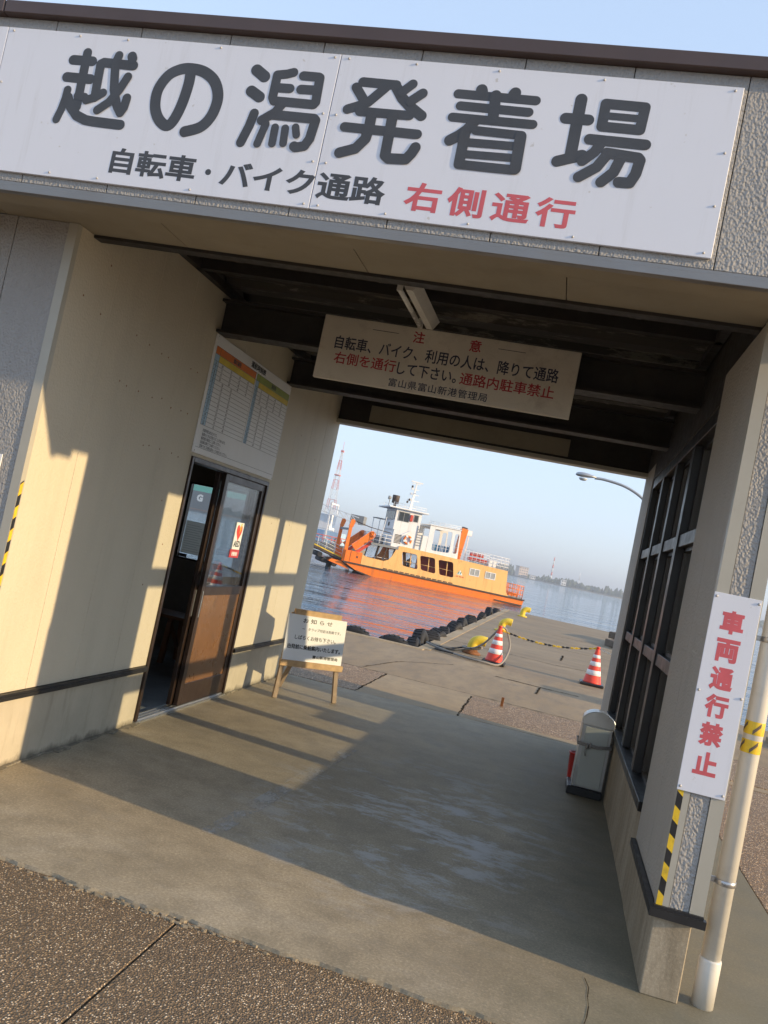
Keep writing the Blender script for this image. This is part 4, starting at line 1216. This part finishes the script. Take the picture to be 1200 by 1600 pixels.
    for y in (.55, BM-.6):
        g = G(); g.beam((-10.35, y, 2.45), (-8.75, y, 4.05), .30, .72); g.lathe((-8.75, y-.15, 4.05), [(.36, 0), (.36, .30)], 14, 'y'); g.make('lifting_arm', M['hull'], s)
        G().beam((-10.0, y-.1, 2.0), (-8.6, y-.1, 3.35), .2, .3).make('arm_strut', M['fred'], s)
    def rail(pts, z0, z1, posts, mat, nm='railing', r=.025, rows=3):
        g = G()
        for k in range(rows):
            z = lambda p: p[2]+(z1-z0)*(k+1)/rows
            g.tube([(p[0], p[1], z(p)) for p in pts], r, 5)
        for (a, c) in zip(pts, pts[1:]):
            a, c = Vector(a), Vector(c); n = max(1, int((c-a).length/posts))
            for q in range(n+1):
                p = a.lerp(c, q/n); g.tube([p, p+Vector((0, 0, z1-z0))], r*1.1, 5)
        return g.make(nm, mat, s)
    rail([(-13.9, .8, 1.9), (-11.3, .8, 1.25)], 0, 1.0, .7, M['fwhite'])
    rail([(-13.9, 5.6, 1.9), (-11.3, 5.6, 1.25)], 0, 1.0, .7, M['fwhite'])
    rail([(-8.9, .3, 1.0), (-6.4, .3, 1.0)], 0, 1.0, .8, M['fwhite'], rows=2)
    # wheelhouse block
    y0, y1 = .15, 4.9
    B('deckhouse', M['fwhite'], s, -6.75, -3.15, y0, y1+.6, 3.30, 5.05)
    B('wheelhouse', M['fwhite'], s, -6.88, -4.22, y0+.001, y1, 5.052, 7.15)
    B('wheelhouse_roof', M['fwhite'], s, -7.75, -3.62, y0-.35, y1+.4, 7.152, 7.30, .03)
    def window(x0, x1, z0, z1, n=1):
        g = G(); g.box(x0-.05, x1+.05, y0-.03, y0, z0-.05, z1+.05); w = g.make('window', M['fgrey'], s)
        d = (x1-x0)/n
        for k in range(n): B('pane', M['fglass'], w, x0+d*k+.03, x0+d*(k+1)-.03, y0-.036, y0-.029, z0, z1)
    window(-6.56, -5.5, 6.03, 6.88, 2); window(-4.97, -4.55, 6.22, 6.83)
    g = G(); g.box(-6.915, -6.885, y0+.25, y1-.25, 6.0, 6.92); w = g.make('window', M['fgrey'], s)
    n = 4; d = (y1-y0-.6)/n
    for k in range(n): B('pane', M['fglass'], w, -6.922, -6.914, y0+.3+d*k+.06, y0+.3+d*(k+1)-.06, 6.06, 6.86)
    B('fire_box', M['fred'], s, -5.40, -5.12, y0-.16, y0, 6.15, 6.80, .02)
    B('lamp_board', M['fdark'], s, -6.90, -6.882, 2.2, 2.9, 5.35, 5.75)
    B('wing_roof', M['fgrey'], s, -8.0, -6.9, 4.0, 5.9, 5.92, 6.0)
    for x in (-7.9, -7.2): G().cyl((x, 5.8, 3.3), (x, 5.8, 5.92), .04, 6).make('wing_post', M['fwhite'], s)
    # stairs, door, louvre, life ring
    g = G()
    for k in range(7): g.box(-4.35, -3.75, y0-.10, y0-.02, 4.75+.26*k-.8, 4.79+.26*k-.8)
    g.beam((-4.36, y0-.06, 3.4), (-4.36, y0-.06, 5.9), .05, .05); g.beam((-3.74, y0-.06, 3.4), (-3.74, y0-.06, 5.9), .05, .05)
    g.make('ladder', M['fgrey'], s)
    g = G()
    for k in range(7): g.box(-6.55, -5.85, y0-.03, y0-.001, 3.75+.13*k, 3.82+.13*k)
    g.make('louvre', M['fdark'], s)
    G().torus((-5.2, y0-.12, 4.28), .36, .10, 'y', 22, 8).make('life_ring', M['hull'], s)
    g = G()
    for t in (.4, 1.97, 3.54, 5.11): g.beam((-5.2+.25*math.cos(t), y0-.12, 4.28+.25*math.sin(t)), (-5.2+.47*math.cos(t), y0-.12, 4.28+.47*math.sin(t)), .2, .22, up=(0,1,0))
    g.make('life_ring_band', M['fwhite'], s)
    G().beam((-5.0, y0-.05, 5.2), (-5.9, y0-.05, 4.6), .05, .16).make('davit', M['fwhite'], s)
    rail([(-8.6, .15, 3.3), (-6.8, .15, 3.3)], 0, 1.05, .6, M['fwhite']); rail([(-8.6, .15, 3.3), (-8.6, BM-.2, 3.3)], 0, 1.05, .6, M['fwhite'])
    B('winch', M['fgrey'], s, -8.3, -7.2, 1.8, 3.6, 3.3, 4.15, .1)
    # roof gear
    rail([(-7.3, .1, 7.3), (-3.9, .1, 7.3)], 0, .42, .5, M['fwhite'], rows=2, r=.018); rail([(-7.3, 4.9, 7.3), (-3.9, 4.9, 7.3)], 0, .42, .5, M['fwhite'], rows=2, r=.018)
    G().lathe((-6.9, 1.6, 7.3), [(.15, 0), (.15, .35), (.36, .40), (.38, 1.15), (.36, 1.2)], 16).make('exhaust_drum', M['fdark'], s)
    g = G(); g.cyl((-7.55, 1.4, 7.3), (-7.55, 1.4, 8.0), .04, 8); g.lathe((-7.72, 1.4, 8.12), [(.18, 0), (.20, .05), (.12, .3)], 14, 'x'); g.make('searchlight', M['fgrey'], s)
    g = G()
    g.beam((-5.15, 2.0, 7.3), (-4.95, 2.0, 10.2), .30, .30, w1=.10, h1=.10)
    for z, l in ((8.35, 1.3), (8.95, 1.0), (9.5, .8), (10.1, .9)): g.beam((-5.0-l/2, 2.0, z), (-5.0+l/2, 2.0, z), .07, .07)
    g.beam((-5.0, 1.4, 9.1), (-5.0, 2.6, 9.1), .06, .06)
    for z in (8.3, 8.9, 9.45): g.box(-5.45, -5.25, 1.85, 2.1, z, z+.22)
    g.make('mast', M['fwhite'], s)
    g = G(); g.beam((-5.6, 1.95, 10.3), (-4.35, 1.95, 10.24), .16, .12); g.make('radar', M['fwhite'], s)
    g = G()
    for x, z in ((-5.42, 8.25), (-5.38, 9.65), (-5.6, 8.0)): g.lathe((x, 1.9, z), [(.1, 0), (.1, .22)], 8)
    g.make('mast_light', M['fdark'], s)
    # open shelter aft of the wheelhouse
    hs = [R((-2.62, 5.95), (-.72, 5.98), (-.70, 3.85), (-2.55, 3.75)), R((-.42, 5.9), (.02, 5.92), (.1, 3.9), (-.38, 3.9))]
    sh = outline('shelter_side', [(-3.12, 3.30), (-3.12, 6.2), (.12, 6.3), (.28, 3.30)], hs, .16, .26, M['fwhite'], s)
    f2 = sh.copy(); COL.objects.link(f2); f2.parent = s; f2.location = (0, 4.6, 0)
    G().beam((-3.15, 2.5, 6.28), (.15, 2.5, 6.36), 4.9, .08).make('shelter_roof', M['fwhite'], s)
    rail([(-3.3, .25, 6.3), (.1, .25, 6.35)], 0, .35, .55, M['fwhite'], rows=2, r=.018)
    rail([(-2.6, .32, 3.4), (.2, .32, 3.4)], 0, 1.15, .3, M['fwhite'], r=.02)
    for k in range(5):
        x = -2.45+.46*k
        g = G(); g.box(x, x+.36, 1.2, 1.65, 3.75, 3.85); g.box(x, x+.36, 1.62, 1.70, 3.85, 4.45); g.box(x+.14, x+.22, 1.3, 1.5, 3.3, 3.75); g.make('seat', M['fblue'], s)
    G().beam((.30, .75, 3.30), (.60, .75, 6.60), .80, .62).make('funnel', M['hull'], s)
    G().beam((.60, .75, 6.60), (.62, .75, 6.76), .62, .45).make('funnel_cap', M['fdark'], s)
    g = G(); g.box(1.0, 1.55, .9, 1.3, 6.0, 6.25); g.beam((1.3, 1.1, 3.4), (1.3, 1.1, 6.0), .08, .08); g.box(1.0, 1.6, 1.08, 1.12, 6.25, 6.55); g.make('vent_mast', M['fwhite'], s)
    rail([(.9, .05, 3.42), (5.82, .05, 3.30)], 0, 1.22, .42, M['fwhite'], rows=4, r=.022)
    rail([(5.82, .05, 3.30), (5.82, BM-.1, 3.30)], 0, 1.22, .45, M['fwhite'], rows=4, r=.022); rail([(.9, BM-.1, 3.42), (5.82, BM-.1, 3.30)], 0, 1.22, .5, M['fwhite'], rows=4, r=.022)
    for x, z in ((1.62, 3.6), (2.62, 3.58)):
        B('life_raft_box', M['fred'], s, x, x+.92, .45, 1.2, z, z+.32, .04)
    for x in (1.7, 2.2, 2.7): B('vest_locker', M['fred'], s, x, x+.42, .5, .9, 4.06, 4.40, .03)
    B('deck_locker', M['fwhite'], s, 3.75, 4.6, .5, 1.3, 3.3, 4.1, .03)
    # stern rail and bits
    rail([(6.15, .1, .75), (7.9, .1, .72)], 0, 1.35, .5, M['hull'], rows=3, r=.035); rail([(7.9, .1, .72), (7.9, BM-.1, .72)], 0, 1.35, .6, M['hull'], rows=3, r=.035)
    B('stern_bitts', M['hull'], s, 6.4, 7.4, .3, .7, .72, 1.15, .05)
    # emblem
    e = G(); e.prism([(.48, 1.92), (1.12, 1.90), (.82, 2.38)], -.012, .0, 'y'); em = e.make('emblem', M['fwhite'], s)
    for a in (.56, .78): G().prism([(a, 1.96), (a+.12, 1.96), (a+.20, 2.20), (a+.12, 2.26)], -.018, -.0125, 'y').make('emblem_stroke', M['teal'], em)
    g = G()
    for k, w_ in enumerate((.08, .12, .05, .13, .1, .12)): g.box(.35+.16*k, .35+.16*k+w_, -.012, -.001, 1.68, 1.74+.05*(k % 2))
    g.make('name_marks', M['fred'], s)
    g = G()
    for k in range(2): g.tube([(-10.85, .35+.5*k, 5.1), (-9.0, .4+.5*k, 4.75), (-6.9, .5+.4*k, 4.6)], .03, 5)
    g.make('hoist_cable', M['fdark'], s)
    G().tube([(-7.9, .3, 3.4), (-7.7, .3, 6.1)], .035, 6).make('flag_pole', M['fwhite'], s)
    # a person standing on the car deck
    me = bpy.data.meshes.new('person')
    J = {'pel': (0,0,.92), 'ch': (0,0,1.3), 'nk': (0,0,1.48), 'hd': (0,-.02,1.64), 'ls': (-.19,0,1.42), 'le': (-.24,-.05,1.15), 'lh': (-.2,-.2,.95), 'rs': (.19,0,1.42), 're': (.24,-.05,1.15), 'rh': (.2,-.2,.95),
         'lk': (-.1,-.01,.5), 'lf': (-.11,.02,.07), 'lt': (-.11,-.14,.03), 'rk': (.1,-.01,.5), 'rf': (.11,.02,.07), 'rt': (.11,-.14,.03)}
    K = list(J); E = [('pel','ch'),('ch','nk'),('nk','hd'),('ch','ls'),('ls','le'),('le','lh'),('ch','rs'),('rs','re'),('re','rh'),('pel','lk'),('lk','lf'),('lf','lt'),('pel','rk'),('rk','rf'),('rf','rt')]
    me.from_pydata([J[k] for k in K], [(K.index(a), K.index(c)) for a, c in E], [])
    o = bpy.data.objects.new('person', me); COL.objects.link(o)
    md = o.modifiers.new('skin', 'SKIN'); rad = {'pel': .15, 'ch': .16, 'nk': .06, 'hd': .11, 'ls': .07, 'rs': .07, 'le': .05, 're': .05, 'lh': .04, 'rh': .04, 'lk': .075, 'rk': .075, 'lf': .05, 'rf': .05, 'lt': .04, 'rt': .04}
    for k, sv in zip(K, me.skin_vertices[0].data): sv.radius = (rad[k], rad[k]); sv.use_root = (k == 'pel')
    o.modifiers.new('sub', 'SUBSURF').levels = 1; o.modifiers['sub'].render_levels = 1
    me.materials.append(M['cloth'])
    o.location = s.matrix_basis @ Vector((-4.3, 1.3, .9)); o.rotation_euler = (0, 0, math.radians(24))
    c24, s24 = math.cos(math.radians(24)), math.sin(math.radians(24))
    o.location = (-8.2 + c24*-4.3 - s24*1.3, 83 + s24*-4.3 + c24*1.3, WATER+.9)
    tag(o, 'dark-clothed person standing at the first opening of the ferry car deck', 'person')
ferry()

# ================================================================== FAR THINGS
def far_things():
    rnd = random.Random(11)
    # red and white lattice tower
    def lattice(loc, h, w0, w1, bands, t, label, nm='lattice_tower', cat='tower'):
        s = thing(nm, loc, label, cat)
        for k in range(bands):
            g = G(); za, zb = h*k/bands, h*(k+1)/bands
            wa, wb = w0+(w1-w0)*(za/h)**.72, w0+(w1-w0)*(zb/h)**.72
            C = lambda w, z: [Vector((i*w/2, j*w/2, z)) for i, j in ((-1,-1),(1,-1),(1,1),(-1,1))]
            A, Bc = C(wa, za), C(wb, zb)
            for q in range(4):
                g.beam(A[q], Bc[q], t, t); g.beam(Bc[q], Bc[(q+1)%4], t*.7, t*.7); g.beam(A[q], Bc[(q+1)%4], t*.45, t*.45); g.beam(A[(q+1)%4], Bc[q], t*.45, t*.45)
            g.make('tower_section', M['pylonred'] if k % 2 else M['pylonwhite'], s)
        g = G(); g.cyl((0, 0, h), (0, 0, h*1.1), t*.6, 6); g.box(-w1, w1, -w1, w1, h*.98, h*1.0); g.make('tip', M['pylonred'], s)
        g = G(); wm = w0+(w1-w0)*.72**.72; g.box(-wm*.7, wm*.7, -wm*.7, wm*.7, h*.715, h*.725); g.make('platform', M['pylonred'], s)
        return s
    lattice((-169, 600, WATER), 66, 10, 1.0, 9, .22, 'tall red and white lattice tower behind the ferry bow')
    # landing stage behind the ferry bow
    s = thing('landing_stage', (-36, 130, WATER), 'white steel landing stage with gantry frames behind the ferry bow', 'jetty')
    B('deck', M['shore'], s, -12, 7, -3, 3, .6, 1.9); 
    for x in (-9, -5, -1, 3, 6): 
        G().cyl((x, -2.4, -2), (x, -2.4, .6), .3, 10).make('pile', M['fdark'], s)
    for x in (-3, 1.2):
        g = G()
        for y in (-2, 2): g.beam((x, y, 1.9), (x, y, 8.2), .22, .22)
        g.beam((x, -2.2, 8.2), (x, 2.2, 8.2), .24, .24); g.make('gantry_frame', M['fwhite'], s)
    g = G()
    for z in (7.2, 8.2): g.beam((-3, -2, z), (6, -2, z-1.4), .14, .14)
    for k in range(8):
        t = k/8; g.beam((-3+9*t, -2, 8.2-1.4*t), (-3+9*(t+.125), -2, 7.2-1.4*(t+.125)), .08, .08); g.beam((-3+9*t, -2, 7.2-1.4*t), (-3+9*t, -2, 8.2-1.4*t), .08, .08)
    g.make('truss', M['fwhite'], s)
    B('control_cabin', M['fwhite'], s, -1.0, 1.5, -1.5, 1.5, 4.0, 6.4, .05); B('roof_box', M['fgrey'], s, 4.4, 6.6, -1, 1, 5.8, 7.2)
    B('waiting_shed', M['blue_p'], s, -2.2, 3.6, -1.8, 1.8, 1.9, 3.8)
    g = G(); g.torus((3.6, -2.6, 2.5), .55, .12, 'y', 18, 6); g.make('wheel', M['fgrey'], s)
    g = G(); g.tube([(-12, -2.9, 3.0), (7, -2.9, 3.0)], .06, 5); g.tube([(-12, -2.9, 2.5), (7, -2.9, 2.5)], .06, 5)
    for k in range(14): g.tube([(-12+19*k/13, -2.9, 1.9), (-12+19*k/13, -2.9, 3.0)], .06, 5)
    g.make('railing', M['pylonred'], s)
    # wooded far shore (one mass)
    g = G()
    def clump(x, y, z, r, h):
        n = 7; v = []
        rings = []
        for zz, rr in ((0, .75), (.35, 1.0), (.7, .72), (1.0, .22)):
            rings.append([g._v((x+r*rr*math.cos(2*math.pi*k/n+rr)*rnd.uniform(.8, 1.2), y+r*rr*math.sin(2*math.pi*k/n+rr)*rnd.uniform(.8, 1.2), z+h*zz*rnd.uniform(.88, 1.1))) for k in range(n)])
        for a, c in zip(rings, rings[1:]):
            for k in range(n): g._f([a[k], a[(k+1)%n], c[(k+1)%n], c[k]])
        g._f(rings[-1])
    for k in range(1500):
        x = rnd.uniform(-900, 700); y = 1500+abs(rnd.gauss(0, 45))
        base = 10.0 + 3*math.sin(x*.021) + 2.5*math.sin(x*.07+1)
        if x < -25: base = 8 + 3*math.sin(x*.05)
        hump = 7*math.exp(-((x+28)/9)**2) + (6 if -160 < x < -85 else 0)
        clump(x, y, WATER+1, rnd.uniform(2.2, 5.0), (base+hump)*rnd.uniform(.55, 1.1))
    tag(g.make('far_trees', M['leaf']), 'distant wooded shore across the water', None, None, 'stuff')
    # buildings on the far shore
    def house(x, y, w, d, h, label, cols, rows, mat='bldg', rz=.5):
        s = thing('far_building', (x, y, WATER+1.4), label, 'building', 'buildings on the far shore', rz)
        B('wall', M[mat], s, -w/2, w/2, -d/2, d/2, 0, h); B('roof', M['fgrey'], s, -w/2-.5, w/2+.5, -d/2-.5, d/2+.5, h+.01, h+.8)
        for i in range(cols):
            for j in range(rows):
                cx = -w/2+w*(i+.5)/cols; cz = h*(j+.55)/rows
                B('window', M['bldgwin'], s, cx-w/cols*.28, cx+w/cols*.28, -d/2-.12, -d/2+.02, cz-h/rows*.22, cz+h/rows*.22)
    house(-66, 1488, 17, 15, 17, 'pale blocky building on the far shore beside the ferry stern', 4, 4)
    house(-46, 1478, 9, 8, 6, 'low white hut next to the pale building on the far shore', 3, 1, 'pylonwhite', .2)
    house(6, 1478, 8, 6, 9.5, 'small white house among the trees right of the striped chimney', 2, 2, 'pylonwhite', .2)
    def chimney(x, y, h, r, label, striped):
        s = thing('far_chimney', (x, y, WATER+1.4), label, 'chimney', 'chimneys on the far shore')
        n = 7 if striped else 2
        for k in range(n):
            a, c = k/n, (k+1)/n
            G().cyl((0, 0, h*a), (0, 0, h*c), r*(1-.4*a), 10, r*(1-.4*c)).make('chimney_section', M['pylonred'] if striped and k % 2 == 0 and k > 1 else M['pylonwhite'], s)
    chimney(-17, 1560, 46, 1.6, 'red and white striped chimney above the far trees', True)
    chimney(32, 1560, 29, .9, 'thin white chimney above the far trees', False)
    # big ship seen through the waiting room window
    s = thing('cargo_ship', (-318, 700, WATER), 'big dark cargo ship with green upper band seen through the room window', 'ship')
    P = [(-118, 0), (-110, -13), (72, -13), (92, -5), (97, 0), (92, 5), (72, 13), (-110, 13), (-118, 0.1)]
    G().prism(P, -2, 17.6).make('hull', M['shiphull'], s)
    G().prism([(a*.995, c*.97) for a, c in P], 17.62, 22.6).make('upper_band', M['shipgreen'], s)
    B('bridge', M['fwhite'], s, -95, -80, -11, 11, 22.7, 36, .2)
    B('boot_top', M['rust'], s, -109, 71, -13.1, -13.0, 1.6, 2.2)
    text('lettering', 'G', 6, M['fwhite'], s, (8.0, -13.2, 12.0), FRONT, .06, height=6.2)
far_things()

def haze():
    o = G().box(-5200, 5200, -480, 9200, -4.3, 74).make('haze', [])
    m = bpy.data.materials.new('haze_air'); m.use_nodes = True; t = m.node_tree
    t.nodes.remove(t.nodes['Principled BSDF'])
    v = t.nodes.new('ShaderNodeVolumePrincipled')
    v.inputs['Color'].default_value = (.80, .88, 1.0, 1); v.inputs['Density'].default_value = .00043; v.inputs['Anisotropy'].default_value = .2
    t.links.new(v.outputs[0], t.nodes['Material Output'].inputs['Volume'])
    o.data.materials.append(m)
    tag(o, kind='stuff')
haze()
